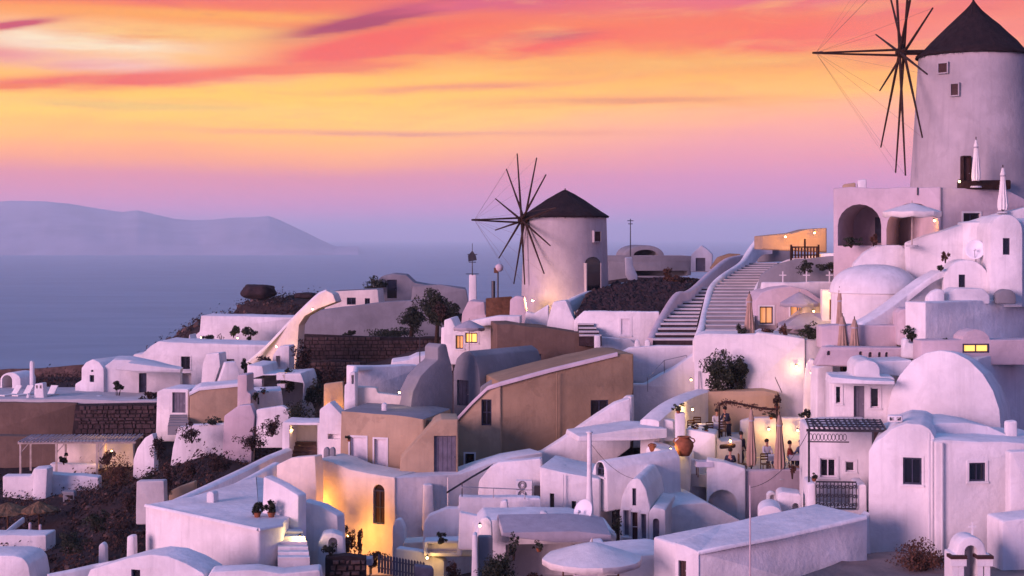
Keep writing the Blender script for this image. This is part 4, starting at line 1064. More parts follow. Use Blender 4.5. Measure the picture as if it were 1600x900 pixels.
# ================================================================== MIDDLE: restaurant terraces
house('retaining_wall', 'tall white retaining wall below the restaurant terrace, washed by lamp light', 'wall', 1258, 84.5, -10, [(1085, 680), (1085, 524), (1100, 521), (1180, 522), (1184, 519), (1258, 529), (1258, 680)], 3.5)
house('retaining_wall', 'lavender side wall turning right below the furled parasols', 'wall', 1258, 84.6, 24, [(1259, 690), (1259, 530), (1312, 530), (1318, 690)], 3)
house('ear_wall', 'white rounded wall end glowing with lamp light beside the retaining wall', 'wall', 1270, 83, -10, [(1254, 680), (1256, 600), (1260, 572), (1266, 562), (1272, 562), (1277, 572), (1281, 600), (1281, 680)], 1.2)
house('drop_wall', 'lavender wall between the glowing rounded wall end and the dormer house', 'wall', 1290, 78, 8, [(1276, 690), (1277, 575), (1302, 568), (1302, 690)], 1)
house('small_box', 'small white box with one round hole under the furled parasols', 'wall', 1298, 75.5, -5, [(1290, 565), (1290, 540), (1306, 540), (1306, 565)], .6, ops=[('ao', 1293, 547, 1299, 555, None, .3)])
# house of the restaurant on the upper terrace
house('terrace_restaurant', 'pink vaulted restaurant house with two warmly lit windows on the upper terrace', 'house', 1230, 91, 2, [(1180, 530), (1180, 470), (1190, 457), (1210, 450), (1235, 447), (1260, 452), (1280, 466), (1300, 470), (1300, 530)], 3,
      ops=[('wl', 1187, 479, 1208, 506, 'glow_soft'), ('wl', 1235, 478, 1258, 496, 'glow_soft')], m='pink_plaster')
house('terrace_wall', 'white parapet wall above the pink restaurant house', 'wall', 1240, 93, 2, [(1188, 470), (1192, 441), (1300, 440), (1302, 470)], .5)
house('lamp_pier', 'narrow pink wall pier with amber door beside the bright lamp', 'wall', 1300, 87, -6, [(1284, 530), (1284, 452), (1318, 452), (1318, 530)], 1.0, ops=[('d', 1296, 468, 1306, 500, 'wood')], m='cream')
def cross_fence():
    for i, px in enumerate((1224, 1261, 1297)):
        W = Wall(px, 92.5, 0); c = W.p(0, W.uz(px, 441)[1], .2); mb = MB(); mb.box(c + Vector((0, 0, .32)), .06, .06, .66); mb.box(c + Vector((0, 0, .42)), .42, .055, .06)
        tag(mb.build('white_cross', 'white'), ['leftmost', 'middle', 'rightmost'][i] + ' of the three small white crosses on the restaurant parapet', 'cross', 'white crosses on the restaurant parapet')
cross_fence()
def railing(label, pts, h, m='iron', step=.8, mid=True):
    q = [P(*a) for a in pts]; root = empty('railing', q[0]); tag(root, label, 'railing', None)
    for a, b in zip(q[:-1], q[1:]):
        L = (b - a).length; n = max(1, int(L / step)); up = Vector((0, 0, h))
        for i in range(n + 1):
            c = a.lerp(b, i / n); mb = MB(); mb.tube(c, c + up, .022); mb.build('post', m, root)
        mb = MB(); mb.tube(a + up, b + up, .022); mb.build('rail', m, root)
        if mid: mb = MB(); mb.tube(a + up * .5, b + up * .5, .014); mb.build('rail', m, root)
    return root
def tent(label, px0, px1, top, eave, bottom, Y, m='canvas_grey'):
    a, b = P(px0, eave, Y), P(px1, eave, Y); w_ = b.x - a.x; t0 = P(px0 + (px1 - px0) * .30, top, Y + 1.4); t1 = P(px0 + (px1 - px0) * .72, top, Y + 1.4); zb = P(px0, bottom, Y).z
    root = empty('canvas_tent', Vector(((a.x + b.x) / 2, Y + 1.4, zb))); tag(root, label, 'tent')
    c = [a, b, Vector((b.x, Y + 2.8, b.z)), Vector((a.x, Y + 2.8, a.z))]; mb = MB()
    mb.add(c + [t0, t1] + [v - Vector((0, 0, .18)) for v in c], [(0, 1, 5, 4), (1, 2, 5), (2, 3, 4, 5), (3, 0, 4), (6, 7, 1, 0), (7, 8, 2, 1), (8, 9, 3, 2), (9, 6, 0, 3)])
    o = mb.build('canopy', m, root); o.modifiers.new('thick', 'SOLIDIFY').thickness = .015
    for v in c:
        p = MB(); p.tube((v.x, v.y, zb), v - Vector((0, 0, .02)), .035); p.build('post', 'wood_dark', root)
tent('grey hipped canvas awning on the upper restaurant terrace', 1228, 1312, 489, 509, 528, 86.5)
house('screen_wall', 'glowing yellow wall panel behind the grey canvas awning', 'wall', 1270, 90, 0, [(1250, 512), (1252, 482), (1262, 474), (1292, 471), (1292, 512)], .3, m='cream')
wall_path('stair_rail', 'sloping pink hand wall beside the restaurant windows', 'wall', [(1212, 516, 88), (1228, 500, 88.5), (1252, 481, 89)], .2, .8, m='cream')
parasol_open('small open grey parasol on the upper restaurant terrace', 1249, 456, 88.5, 1.15, .62, 2.3, 'canvas_grey')
parasol_open('white parasol spread open before the right-hand arch of the terrace house', 1425, 317, 80.5, 1.5, .45, 2.3, 'canvas', val=.30)
parasol_closed('furled parasol standing alone at the left end of the upper terrace', 1171, 459, 524, 86, 15, 'canvas_tan_lamplit')
parasol_closed('tallest furled parasol beside the bright lamp', 1312, 452, 546, 80, 13, 'canvas_tan_lamplit', pole=3.6)
parasol_closed('furled brown parasol between the tall one and the round-holed wall', 1316, 494, 566, 76, 19, 'canvas_tan_lamplit', pole=3.2)
parasol_closed('rightmost furled brown parasol before the round-holed wall', 1335, 499, 567, 75.5, 18, 'canvas_tan_lamplit', pole=3.0)
parasol_closed('furled white parasol beside the windmill door', 1525, 218, 282, 83, 12, 'canvas', pole=2.6)
parasol_closed('furled parasol with wide top at the right of the windmill door', 1567, 262, 328, 81, 14, 'canvas')
house('doorway', 'dark doorway box at the foot of the large windmill', 'door', 1512, 84.2, 2, [(1504, 296), (1504, 243), (1519, 243), (1519, 296)], .4, ops=[('d', 1506, 245, 1517, 292, 'door_brown')], m='wood_dark')
house('doorway', 'tall dark doorway at the right foot of the large windmill', 'door', 1575, 84.9, 10, [(1560, 310), (1560, 242), (1584, 241), (1584, 310)], .4, ops=[('d', 1563, 246, 1581, 300, 'door_grey')], m='grey_plaster')
house('dark_bench', 'dark bench wall at the foot of the large windmill', 'bench', 1540, 83.6, 2, [(1500, 296), (1500, 282), (1580, 281), (1580, 296)], .5, m='wood_dark')

# ---- lower restaurant terrace
house('terrace_block', 'white terrace block with rounded corner carrying the big clay jar', 'wall', 1078, 76.5, -12, [(1000, 820), (1010, 700), (1016, 697), (1040, 705), (1078, 714), (1078, 830)], 2.2)
house('terrace_pier', 'lavender wall pier between the two white terrace fronts', 'wall', 1080, 77.1, 20, [(1077, 830), (1077, 716), (1106, 722), (1106, 830)], .6)
house('terrace_block', 'white terrace front with a deep arched recess below the dining tables', 'wall', 1164, 75.5, -8, [(1104, 850), (1104, 718), (1130, 722), (1165, 732), (1165, 850)], .9, ops=[('ao', 1106, 765, 1152, 822)])
house('terrace_block', 'pinkish terrace side wall below the diners on the right', 'wall', 1165, 75.7, 10, [(1165, 850), (1165, 735), (1254, 733), (1254, 850)], .45, m='pink_plaster')
house('dining_back_wall', 'white back wall of the dining terrace lit by two lamps', 'wall', 1200, 83.0, 0, [(1158, 735), (1158, 658), (1176, 653), (1262, 653), (1262, 735)], .5)
house('counter_wall', 'white counter wall with menu board between the two dining levels', 'wall', 1117, 78.5, -12, [(1070, 720), (1072, 670), (1118, 678), (1118, 720)], 1.8)
house('counter_wall', 'warmly lit tan end of the counter wall', 'wall', 1118, 78.6, 14, [(1118, 725), (1118, 680), (1128, 690), (1160, 687), (1160, 725)], 1.5, m='cream')
house('platform', 'tan flat-roofed platform under the two big shrubs', 'wall', 1200, 83.5, -8, [(1090, 690), (1090, 622), (1104, 612), (1192, 610), (1218, 616), (1218, 690)], 3.0, m='tan')
wall_path('curved_wall', 'sweeping white wall curving up to the big shrubs', 'wall', [(1015, 655, 79.5), (1032, 640, 80.5), (1052, 626, 82.0), (1075, 615, 83.5), (1098, 608, 84.5)], 1.1, 3)
house('bench_wall', 'short white wall stub left of the small pillar', 'wall', 1050, 79.5, -18, [(1016, 690), (1018, 650), (1052, 658), (1054, 690)], .6)
house('pillar', 'square lavender pillar beside the counter wall', 'pillar', 1062, 78.5, 0, [(1056, 700), (1056, 646), (1071, 645), (1071, 700)], .5)
def table(label, px, py, Y, w_=.8, cloth='cloth_pale'):
    b = P(px, py, Y); root = empty('table', b - Vector((0, 0, .74))); tag(root, label, 'table', 'restaurant tables')
    mb = MB(); mb.box(b, w_, w_, .05); mb.build('tabletop', cloth, root)
    mb = MB(); c = []; n = 16
    for (h, k) in ((.03, 1.02), (-.22, 1.08)):
        for i in range(n):
            a = 2 * pi * i / n; s_ = max(abs(cos(a)), abs(sin(a))); q = k + (.05 * (i % 2) if h < 0 else 0); c.append(b + Vector((cos(a) / s_ * w_ / 2 * q, sin(a) / s_ * w_ / 2 * q, h)))
    mb.add(c, [(i, (i + 1) % n, n + (i + 1) % n, n + i) for i in range(n)] + [tuple(range(n))]); mb.build('tablecloth', cloth, root)
    for sx in (-1, 1):
        for sy in (-1, 1):
            l = MB(); l.tube(b + Vector((sx * w_ * .42, sy * w_ * .42, -.74)), b + Vector((sx * w_ * .42, sy * w_ * .42, -.02)), .025); l.build('leg', 'wood', root)
def chair(label, px, py, Y, yaw=0, m='wood'):
    """py: row of the seat"""
    b = P(px, py, Y); root = empty('chair', b - Vector((0, 0, .45))); tag(root, label, 'chair', 'restaurant chairs'); M = Matrix.Rotation(RAD(yaw), 3, 'Z')
    T_ = lambda x, y, z: b + M @ Vector((x, y, z))
    mb = MB(); mb.box(b, .42, .42, .04, RAD(yaw)); mb.build('seat', 'straw', root)
    for x in (-.19, .19):
        for y, z in ((-.19, 0), (.19, .5)):
            l = MB(); l.tube(T_(x, y, -.45), T_(x, y, z), .022); l.build('leg', m, root)
    for z in (.22, .36, .48):
        l = MB(); l.hexa([T_(x, y, zz) for zz in (z - .04, z + .04) for x, y in ((-.19, .18), (.19, .18), (.19, .2), (-.19, .2))]); l.build('slat', m, root)
for i, (px, py, Y, lb) in enumerate([(1100, 721, 76.1, 'white cloth table at the front edge of the dining terrace'), (1210, 712, 78.5, 'white cloth table between the two furled white parasols'), (1245, 711, 78.9, 'white cloth table beside the person in red'), (1096, 664, 80.9, 'small white cloth table on the upper dining level'), (1116, 662, 81.5, 'white cloth table beside the standing waiter')]):
    table(lb, px, py, Y)
for i, (px, py, Y, yw, lb) in enumerate([(1082, 672, 81.1, 20, 'leftmost wooden chair on the upper dining level'), (1107, 674, 80.5, 190, 'wooden chair drawn up before the upper tables'), (1090, 667, 82.5, 0, 'wooden chair behind the upper tables'), (1126, 673, 80.7, 200, 'wooden chair at the feet of the standing waiter'), (1160, 725, 77.5, 90, 'wooden chair beside the dark jacket diner'), (1196, 725, 77.5, 10, 'wooden chair in front of the middle dining table')]):
    chair(lb, px, py, Y, yw)
parasol_closed('furled white parasol left of the two on the dining terrace', 1174, 640, 728, 76.7, 14, 'canvas_tan_lamplit', pole=3.3)  # white cloth; its golden lamplight is put into the tan colour
parasol_closed('furled white parasol right of the two, glowing warm at its foot', 1218, 648, 734, 76.3, 16, 'canvas_tan_lamplit', pole=3.2)  # white cloth too, the warm lamp glow coloured in as tan
def jar(label, px, py, Y, hpx, wpx):
    b = P(px, py, Y); h = hpx / FPX * Y; r = wpx / 2 / FPX * Y; root = empty('clay_jar', b); tag(root, label, 'jar')
    mb = MB(); mb.lathe(b, [(0, 0), (r * .55, 0), (r * .8, h * .2), (r, h * .5), (r * .96, h * .7), (r * .62, h * .88), (r * .55, h * .93)], 24); mb.build('body', 'terracotta', root, smooth=True, angle=60)
    mb = MB(); mb.lathe(b, [(r * .55, h * .931), (r * .72, h * .96), (r * .72, h), (r * .5, h), (r * .45, h * .9), (0, h * .85)], 24); mb.build('rim', 'terracotta', root, smooth=True)
    for s_ in (-1, 1):
        mb = MB(); mb.path([b + Vector((s_ * r * k, 0, h * z)) for k, z in ((.95, .66), (1.12, .76), (1.0, .88), (.66, .93))], .03, 6); mb.build('handle', 'terracotta', root)
jar('big brown clay jar on the terrace block', 1069, 712, 76.1, 30, 30)
jar('small dark clay pot at the corner of the terrace block', 1019, 707, 77.0, 14, 11)

def floor_slab(name, corners, z, th=.5, m='white'):
    q = [P(px, CY, Y) for px, Y in corners]; n = len(q); mb = MB()
    mb.add([Vector((v.x, v.y, z)) for v in q] + [Vector((v.x, v.y, z - th)) for v in q], [tuple(range(n)), tuple(range(2 * n - 1, n - 1, -1))] + [(i, (i + 1) % n, n + (i + 1) % n, n + i) for i in range(n)])
    tag(mb.build(name, m), None, None, kind='structure')
floor_slab('terrace_pavement', [(1078, 77), (1160, 75.9), (1258, 76.8), (1262, 83.4), (1075, 84.0)], 88.1, .6, 'concrete')
floor_slab('terrace_pavement', [(1072, 79.2), (1118, 78.8), (1162, 79.6), (1160, 84), (1066, 84)], 89.35, 1.1, 'concrete')
# ---- people
def person(label, px, foot, Y, pose, yaw, top, bottom, hpx=None):
    """foot: image row of the seat (sit) or of the shoes (stand)"""
    b = P(px, foot, Y); k = 1.0; M = Matrix.Rotation(RAD(yaw), 3, 'Z')
    if pose == 'sit': J = dict(pel=(0, 0, .10), ch=(0, .02, .45), nk=(0, 0, .62), kn=(.11, -.42, .12), an=(.11, -.40, -.36), to=(.11, -.54, -.42), sh=(.19, .01, .54), el=(.25, -.12, .28), ha=(.14, -.34, .24))
    elif pose == 'lean': J = dict(pel=(0, .05, .92), ch=(0, -.12, 1.25), nk=(0, -.24, 1.42), kn=(.1, .02, .5), an=(.1, .08, .08), to=(.1, -.10, .03), sh=(.19, -.17, 1.35), el=(.25, -.28, 1.08), ha=(.16, -.5, 1.0))
    else: J = dict(pel=(0, 0, .93), ch=(0, .02, 1.28), nk=(0, 0, 1.46), kn=(.1, -.02, .5), an=(.1, .03, .08), to=(.1, -.14, .03), sh=(.19, 0, 1.38), el=(.24, .02, 1.08), ha=(.22, -.12, .84))
    if pose == 'sit': b = b - Vector((0, 0, .0))
    root = empty('person', b - Vector((0, 0, .45 if pose == 'sit' else 0))); tag(root, label, 'person', 'people on the restaurant terraces')
    def skin(name, chain, material, parent):
        me = bpy.data.meshes.new(name); vs = []; es = []; rad = []
        for pts in chain:
            st = None
            for q in pts:
                key = [i for i, v in enumerate(vs) if (v - Vector(q[0])).length < 1e-5]
                if key: i = key[0]
                else: vs.append(Vector(q[0])); rad.append(q[1]); i = len(vs) - 1
                if st is not None: es.append((st, i))
                st = i
        me.from_pydata([b + M @ v - WL[root.name] for v in vs], es, []); o = bpy.data.objects.new(name, me); COL.objects.link(o); o.parent = parent; WL[o.name] = WL[root.name]
        md = o.modifiers.new('skin', 'SKIN'); 
        for i, sv in enumerate(me.skin_vertices[0].data): sv.radius = (rad[i], rad[i]); sv.use_root = (i == 0)
        o.modifiers.new('sub', 'SUBSURF').levels = 1; o.modifiers['sub'].render_levels = 1
        me.materials.append(MATS[material]); return o
    mx = lambda p: (-p[0], p[1], p[2])
    def lv(p, q, t): return tuple(a + (c - a) * t for a, c in zip(p, q))
    hd = (J['nk'][0], J['nk'][1] - .02, J['nk'][2] + .19); hd2 = (hd[0], hd[1], hd[2] + .10)
    body = [[(J['pel'], .13), (J['ch'], .14), (J['nk'], .055), (lv(J['nk'], hd, .45), .055), (hd, .10), (hd2, .075)]]
    for f in (lambda p: p, mx):
        body.append([(J['pel'], .13), (f(lv(J['pel'], J['kn'], .2)), .09), (f(J['kn']), .062), (f(lv(J['kn'], J['an'], .4)), .055), (f(J['an']), .04), (f(J['to']), .035)])
        body.append([(J['ch'], .14), (f(J['sh']), .06), (f(J['el']), .043), (f(J['ha']), .032), (f((J['ha'][0], J['ha'][1] - .08, J['ha'][2] - .03)), .03)])
    bd = skin('body', body, 'skin', root)
    sh_ = [[((J['pel'][0], J['pel'][1], J['pel'][2] + .02), .15), (J['ch'], .165), (lv(J['ch'], J['nk'], .75), .085)]]
    for f in (lambda p: p, mx): sh_.append([(J['ch'], .165), (f(J['sh']), .078), (f(J['el']), .06), (f(lv(J['el'], J['ha'], .8)), .048)])
    skin('shirt', sh_, top, root)
    tr = []
    for f in (lambda p: p, mx): tr.append([(J['pel'], .15), (f(lv(J['pel'], J['kn'], .2)), .108), (f(J['kn']), .08), (f(lv(J['kn'], J['an'], .9)), .062)])
    skin('trousers', tr, bottom, root)
    hr = MB(); c = b + M @ Vector((hd[0], hd[1] + .03, hd[2] + .07)); hr.ico(c, .118, 2, .06, (1, 1.05, 1)); hr.build('hair', 'hair', root, smooth=True, angle=180)
person('waiter in dark clothes leaning over a table on the upper dining level', 1138, 687, 81.1, 'lean', -60, 'cloth_dark', 'cloth_dark')
person('diner in a dark jacket seated with back to the terrace edge', 1141, 730, 76.5, 'sit', 170, 'cloth_dark', 'cloth_dark')
person('diner in pale clothes seated behind the middle table', 1198, 715, 79.7, 'sit', 20, 'cloth_pale', 'cloth_blue')
person('diner in red seated beside the right furled parasol', 1234, 718, 79.0, 'sit', 70, 'cloth_red', 'cloth_dark')
person('diner in blue at the far right of the dining terrace', 1251, 716, 79.5, 'sit', -60, 'cloth_blue', 'cloth_dark')
person('dark figure standing behind the left furled parasol', 1158, 729, 79.5, 'stand', 30, 'cloth_dark', 'cloth_dark')
person('seated guest in pale shirt at the upper tables', 1120, 667, 82.5, 'sit', 10, 'cloth_pale', 'cloth_dark')

# ================================================================== MIDDLE: ochre houses
house('upper_ochre_house', 'upper brown plastered house with a slit window below the smaller windmill', 'house', 778, 95, 6, [(776, 630), (776, 507), (800, 506), (930, 523), (934, 630)], 4, ops=[('wn', 834, 553, 846, 584)], m='brown_dark', rnd=.05)
house('white_pier', 'slim white wall end at the right of the upper brown house', 'wall', 935, 94, 0, [(929, 600), (929, 524), (938, 524), (940, 600)], .5)
house('lane_wall', 'grey-blue lane wall behind the slim white wall end', 'wall', 950, 96, 10, [(935, 600), (936, 526), (985, 530), (1000, 545), (1000, 600)], .5, m='white')
house('ochre_house', 'large brown plastered house wall with rising white-edged parapet and one dark window', 'house', 783, 83.4, 10, [(782, 760), (782, 598), (860, 577), (964, 553), (990, 553), (990, 605), (985, 640), (968, 655), (968, 760)], 5,
      ops=[('wn', 923, 625, 951, 655)], m='brown', rnd=.05)
house('ochre_wing', 'left brown wing of the large house with tall slit window and small low window', 'house', 783, 83.3, -10, [(712, 760), (712, 655), (738, 628), (762, 605), (783, 598), (783, 760)], 4,
      ops=[('wn', 752, 624, 768, 665), ('w', 727, 709, 741, 731)], m='tan', rnd=.05)  # tan is paler than the main wall: light on the left-facing part, coloured in
wall_path('coping', 'thin pale coping on the sloping parapet of the large brown house', 'coping', [(711, 655, 83.75), (738, 626, 83.6), (762, 603, 83.45), (783, 596, 83.4), (860, 575, 83.9), (964, 550, 84.6)], .34, .22, m='pink_plaster', smooth=False)
house('pointed_niche', 'tall pointed dark brown niche at the right end of the large brown house', 'wall', 978, 86, 4, [(966, 700), (966, 600), (971, 575), (979, 559), (987, 575), (990, 600), (990, 700)], 1, m='brown_dark')
house('porch_house', 'brown porch with sloping roof edge and a tall dark door', 'house', 700, 79.0, 4, [(624, 748), (626, 718), (655, 685), (680, 660), (690, 655), (716, 655), (716, 748)], 2.6, ops=[('d', 678, 681, 713, 742, 'door_grey')], m='tan', rnd=.05)
house('shuttered_house', 'tan cube house with two white shuttered windows', 'house', 660, 80.5, -14, [(530, 760), (533, 642), (640, 651), (662, 655), (662, 760)], 5, ops=[('b', 547, 683, 572, 722), ('b', 585, 686, 604, 728)], m='tan', rnd=.05, roofm='grey_plaster')
house('side_wall', 'dark brown side wall between the shuttered house and the porch', 'wall', 662, 80.8, 30, [(662, 745), (662, 656), (700, 660), (700, 745)], 1.2, m='brown_dark')
# sweeping chimney wall, barrel house
house('sweeping_wall', 'tall grey-blue wall sweeping up to a chimney-like point', 'wall', 690, 86, 40, [(636, 670), (641, 640), (645, 612), (657, 588), (672, 572), (684, 562), (684, 543), (690, 537), (698, 538), (702, 556), (706, 570), (708, 590), (708, 670)], 1.2, m='grey_plaster')  # grey coat holds the blue-grey shade of this right-facing wall
house('barrel_house', 'small barrel-vaulted house with dark door and round roof vents below the upper brown house', 'house', 730, 88.5, -38, [(708, 660), (708, 580), (713, 560), (722, 551), (732, 548), (742, 556), (748, 575), (750, 600), (750, 660)], 6, ops=[('d', 714, 594, 732, 634, 'door_blue')], m='grey_plaster')
house('low_parapet', 'grey parapet in front of the barrel-vaulted house', 'wall', 790, 86.3, 8, [(748, 640), (752, 605), (775, 590), (832, 585), (832, 640)], .4, m='grey_plaster')
# blue-roofed cubes left of it
house('roof_terrace', 'pale blue-grey roof terrace box with white rim behind the shuttered house', 'house', 560, 88, 38, [(556, 650), (556, 572), (664, 571), (672, 640), (672, 650)], 1.0, m='white')
wall_path('coping', 'thin white rim along the blue-grey roof terrace box', 'coping', [(553, 606, 85.4), (556, 572, 87.7), (610, 571, 90), (664, 570, 92.4)], .3, .25, smooth=False)
house('ledge_wall', 'low cream wall lit pink in front of the roof terrace box', 'wall', 600, 85.5, -4, [(553, 660), (553, 604), (588, 606), (590, 614), (642, 620), (642, 660)], .6, m='cream')
house('ledge_wall', 'stepped white roof edge above the roof terrace box', 'wall', 640, 93, 4, [(605, 600), (612, 566), (640, 562), (652, 556), (682, 553), (690, 600)], 3)
house('diamond_vent', 'small white kite-shaped chimney vent on the sweeping wall', 'chimney', 664, 86.6, 0, [(656, 590), (657, 578), (664, 563), (671, 574), (670, 585), (660, 592)], .4, ops=[('o', 660, 572, 667, 583, None, .3)])
house('slot_chimney', 'narrow white chimney with a slot at the left of the roof terrace box', 'chimney', 548, 85, -6, [(537, 660), (538, 602), (545, 596), (546, 582), (555, 581), (556, 660)], .7, ops=[('o', 549, 586, 553, 600, None, .3)])
mast('thin pole standing behind the sweeping wall', 656, 518, 575, 90, .035)
# cream wall with arched window, lit yellow by its lamps
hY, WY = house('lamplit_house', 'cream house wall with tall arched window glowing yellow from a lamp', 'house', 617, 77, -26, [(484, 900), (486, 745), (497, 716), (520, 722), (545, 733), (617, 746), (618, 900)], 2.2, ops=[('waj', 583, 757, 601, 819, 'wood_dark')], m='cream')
house('purple_wall', 'lavender wall running right from the lamplit house under the porch', 'wall', 617, 77.1, 24, [(617, 900), (617, 746), (720, 740), (760, 726), (800, 714), (848, 706), (850, 800), (750, 900)], 1.5)
house('pilaster_wall', 'pale pilaster strip on the lavender wall', 'wall', 667, 77.3, 8, [(660, 830), (662, 757), (676, 757), (680, 830)], .4)
house('steep_wall', 'long white diagonal wall climbing beside the large brown house', 'wall', 900, 82, 4, [(720, 760), (780, 726), (848, 706), (905, 668), (962, 630), (985, 622), (985, 700), (850, 800), (720, 800)], .8)
house('white_horn', 'white wall rising to a pointed horn left of the lavender lane wall', 'wall', 975, 84, -12, [(940, 680), (950, 655), (962, 635), (976, 619), (987, 619), (988, 690), (940, 690)], .9, ops=[('ao', 974, 655, 982, 670, None, .3)])
house('lane_wall', 'broad lavender wall of the lane below the railing', 'wall', 1040, 87.5, 8, [(987, 700), (987, 600), (1010, 600), (1075, 560), (1100, 545), (1120, 545), (1120, 640), (1040, 700)], .6)
house('lane_wall', 'pale bench-like wall along the top of the lane', 'wall', 1040, 89.3, 2, [(962, 600), (962, 556), (985, 543), (1030, 540), (1120, 540), (1125, 600)], .6)
railing('thin grey hand rail above the lane wall', [(1012, 612, 87), (1038, 585, 87.6), (1073, 577, 88)], .8, 'steel', 1.2, False)
for i, px in enumerate((996, 1012)):
    house('chimney_pot', ['left', 'right'][i] + ' of two small white chimney pots beside the narrow stairway foot', 'chimney', px, 89.5, 0, [(px - 4, 545), (px - 4, 534), (px, 530), (px + 4, 534), (px + 4, 545)], .3)
# ---- lower middle courtyards
house('court_wall', 'white courtyard wall with air conditioner and curved left end', 'wall', 800, 76, -8, [(745, 800), (748, 752), (765, 730), (780, 722), (845, 716), (845, 800)], .6)
house('court_house', 'bright white house wall with two slit windows in the lower middle', 'house', 930, 73, -12, [(843, 830), (843, 729), (880, 738), (937, 748), (937, 850), (900, 830)], 4, ops=[('wn', 859, 771, 866, 802), ('wn', 893, 783, 900, 800)])
house('long_barrel', 'long white barrel roof with arched end window running up to the terrace block', 'house', 937, 73.5, -58, [(924, 800), (924, 742), (928, 727), (935, 719), (942, 721), (948, 735), (950, 800)], 4.4, dz=.25, ops=[('waj', 931, 721, 944, 744)])
house('roof_slab', 'thin pale blue roof slab above the long barrel roof', 'roof', 960, 78, 10, [(903, 690), (905, 682), (1000, 668), (1042, 670), (1042, 684), (1000, 688)], 3, rnd=.03, edge=.03)
house('vaulted_house', 'small white vaulted house with three glazed panels and slit window', 'house', 1000, 70, -14, [(968, 870), (968, 800), (972, 775), (980, 757), (990, 747), (1000, 748), (1010, 765), (1015, 790), (1016, 870)], 4.5, ops=[('wp', 974, 797, 983, 838, 'door_grey'), ('wp', 986, 800, 997, 848, 'door_brown'), ('wp', 1001, 803, 1010, 843, 'door_grey'), ('wn', 988, 763, 994, 790, 'door_grey')])
house('arch_door_house', 'narrow white house front with arched door right of the vaulted house', 'house', 1028, 69.5, -12, [(1014, 880), (1014, 800), (1020, 792), (1040, 796), (1040, 880)], 4, ops=[('da', 1020, 810, 1030, 856, 'door_grey')])
house('shelf_wall', 'lavender sloping wall between the arch-door house and the slab-roofed house', 'wall', 1070, 72, 10, [(1036, 870), (1036, 800), (1060, 788), (1105, 785), (1160, 815), (1160, 870)], 4)
house('post_wall', 'pair of small white posts on the white terrace corner', 'wall', 1004, 76, 0, [(995, 745), (995, 719), (1001, 719), (1002, 738), (1016, 738), (1017, 709), (1024, 709), (1024, 745)], .3)
house('awning_house', 'flat-roofed grey-blue house with wide awning in the lower middle', 'house', 800, 66, 4, [(743, 920), (743, 834), (752, 820), (760, 812), (900, 812), (960, 830), (960, 920)], 3.0, m='white', ops=[('o', 790, 850, 905, 915, None, 2.0)])  # deep opening added to give the dark shade under the awning
house('awning', 'wide lavender awning sloping down from the flat-roofed house', 'awning', 860, 64, 6, [(784, 838), (786, 832), (900, 830), (955, 836), (955, 846), (870, 848)], 2.2, m='canvas_grey', rnd=.02, edge=.02, dz=.35)
house('blue_court', 'pale blue courtyard wall with white rim in the lower middle', 'wall', 760, 71, 2, [(660, 870), (662, 820), (670, 806), (700, 794), (717, 795), (717, 776), (845, 778), (850, 870)], .6)
house('court_bench', 'long low white bench wall in the lower middle courtyard', 'wall', 780, 68.5, 2, [(716, 860), (718, 800), (745, 806), (900, 808), (905, 860)], .4)
house('white_tablet', 'small rounded white wall tablet holding a lit lantern', 'wall', 757, 65, -4, [(748, 850), (748, 818), (753, 809), (762, 808), (768, 816), (769, 850)], .3)
house('post_wall', 'slim tall white wall end in the lower middle foreground', 'wall', 742, 62, 0, [(736, 930), (738, 836), (745, 835), (748, 930)], .6)
house('panel_wall', 'grey-blue panel wall right of the slim white wall end', 'wall', 757, 62.6, 6, [(747, 930), (747, 838), (770, 838), (770, 930)], .3, m='grey_plaster')
house('ear_gate', 'white rounded garden wall end at the foot of the lamplit house', 'wall', 625, 74, -10, [(612, 900), (613, 825), (617, 812), (624, 811), (631, 825), (634, 860), (634, 900)], .5)
house('box_bench', 'low grey-blue box bench with dark front in the courtyard', 'bench', 700, 69.5, 0, [(662, 870), (662, 846), (722, 844), (722, 870)], 1, ops=[('o', 668, 849, 714, 864, None, .4)])
house('lamplit_parapet', 'low white parapet lit yellow at the bottom middle', 'wall', 660, 70, -14, [(618, 900), (618, 856), (660, 862), (694, 876), (694, 930), (618, 930)], .5)
house('cream_wall', 'warm lit step between the rounded wall end and the courtyard bench', 'wall', 640, 73, 0, [(630, 870), (630, 848), (662, 846), (662, 870)], 1.2, m='cream')
house('white_hump', 'rounded white wall hump at the bottom edge beside the big parasol', 'wall', 930, 58, 4, [(924, 930), (926, 880), (934, 874), (975, 870), (995, 868), (1030, 866), (1052, 870), (1052, 930)], 3)

# ================================================================== LEFT FRONT
block('great_cube', 'big white cube house with wide pale flat roof in the left foreground', 'house', [(226, 788), (404, 826), (440, 819), (470, 790), (440, 752), (400, 744), (300, 775)], 88.3, 84.5)
wall_path('lane_parapet', 'long white sloping parapet of the lane behind the big cube house', 'wall', [(262, 786, 74), (320, 760, 77), (380, 732, 80), (420, 712, 82.5), (450, 700, 84)], .55, 2.2, smooth=False)
wall_path('lane_kerb', 'lower white lane wall with dark gap along the cube roof', 'wall', [(290, 796, 71.5), (345, 768, 74.5), (390, 745, 77.5), (432, 722, 80)], .5, 2.5, smooth=False)
house('lane_wedge', 'bright white wedge wall at the right of the cube roof', 'wall', 463, 64, -34, [(408, 850), (411, 744), (440, 758), (466, 774), (466, 850)], .5)
house('lane_wall', 'tall pale pink wall with sloping top before the yellow-lit wall', 'wall', 526, 65, -24, [(468, 900), (470, 782), (500, 790), (527, 806), (530, 900)], .6)
house('arch_stub', 'white rounded porch stub at the end of the pale pink wall', 'wall', 520, 63.5, 6, [(495, 910), (497, 850), (505, 835), (520, 832), (537, 838), (540, 910)], .9, ops=[('ao', 513, 840, 527, 905, None, .4)])
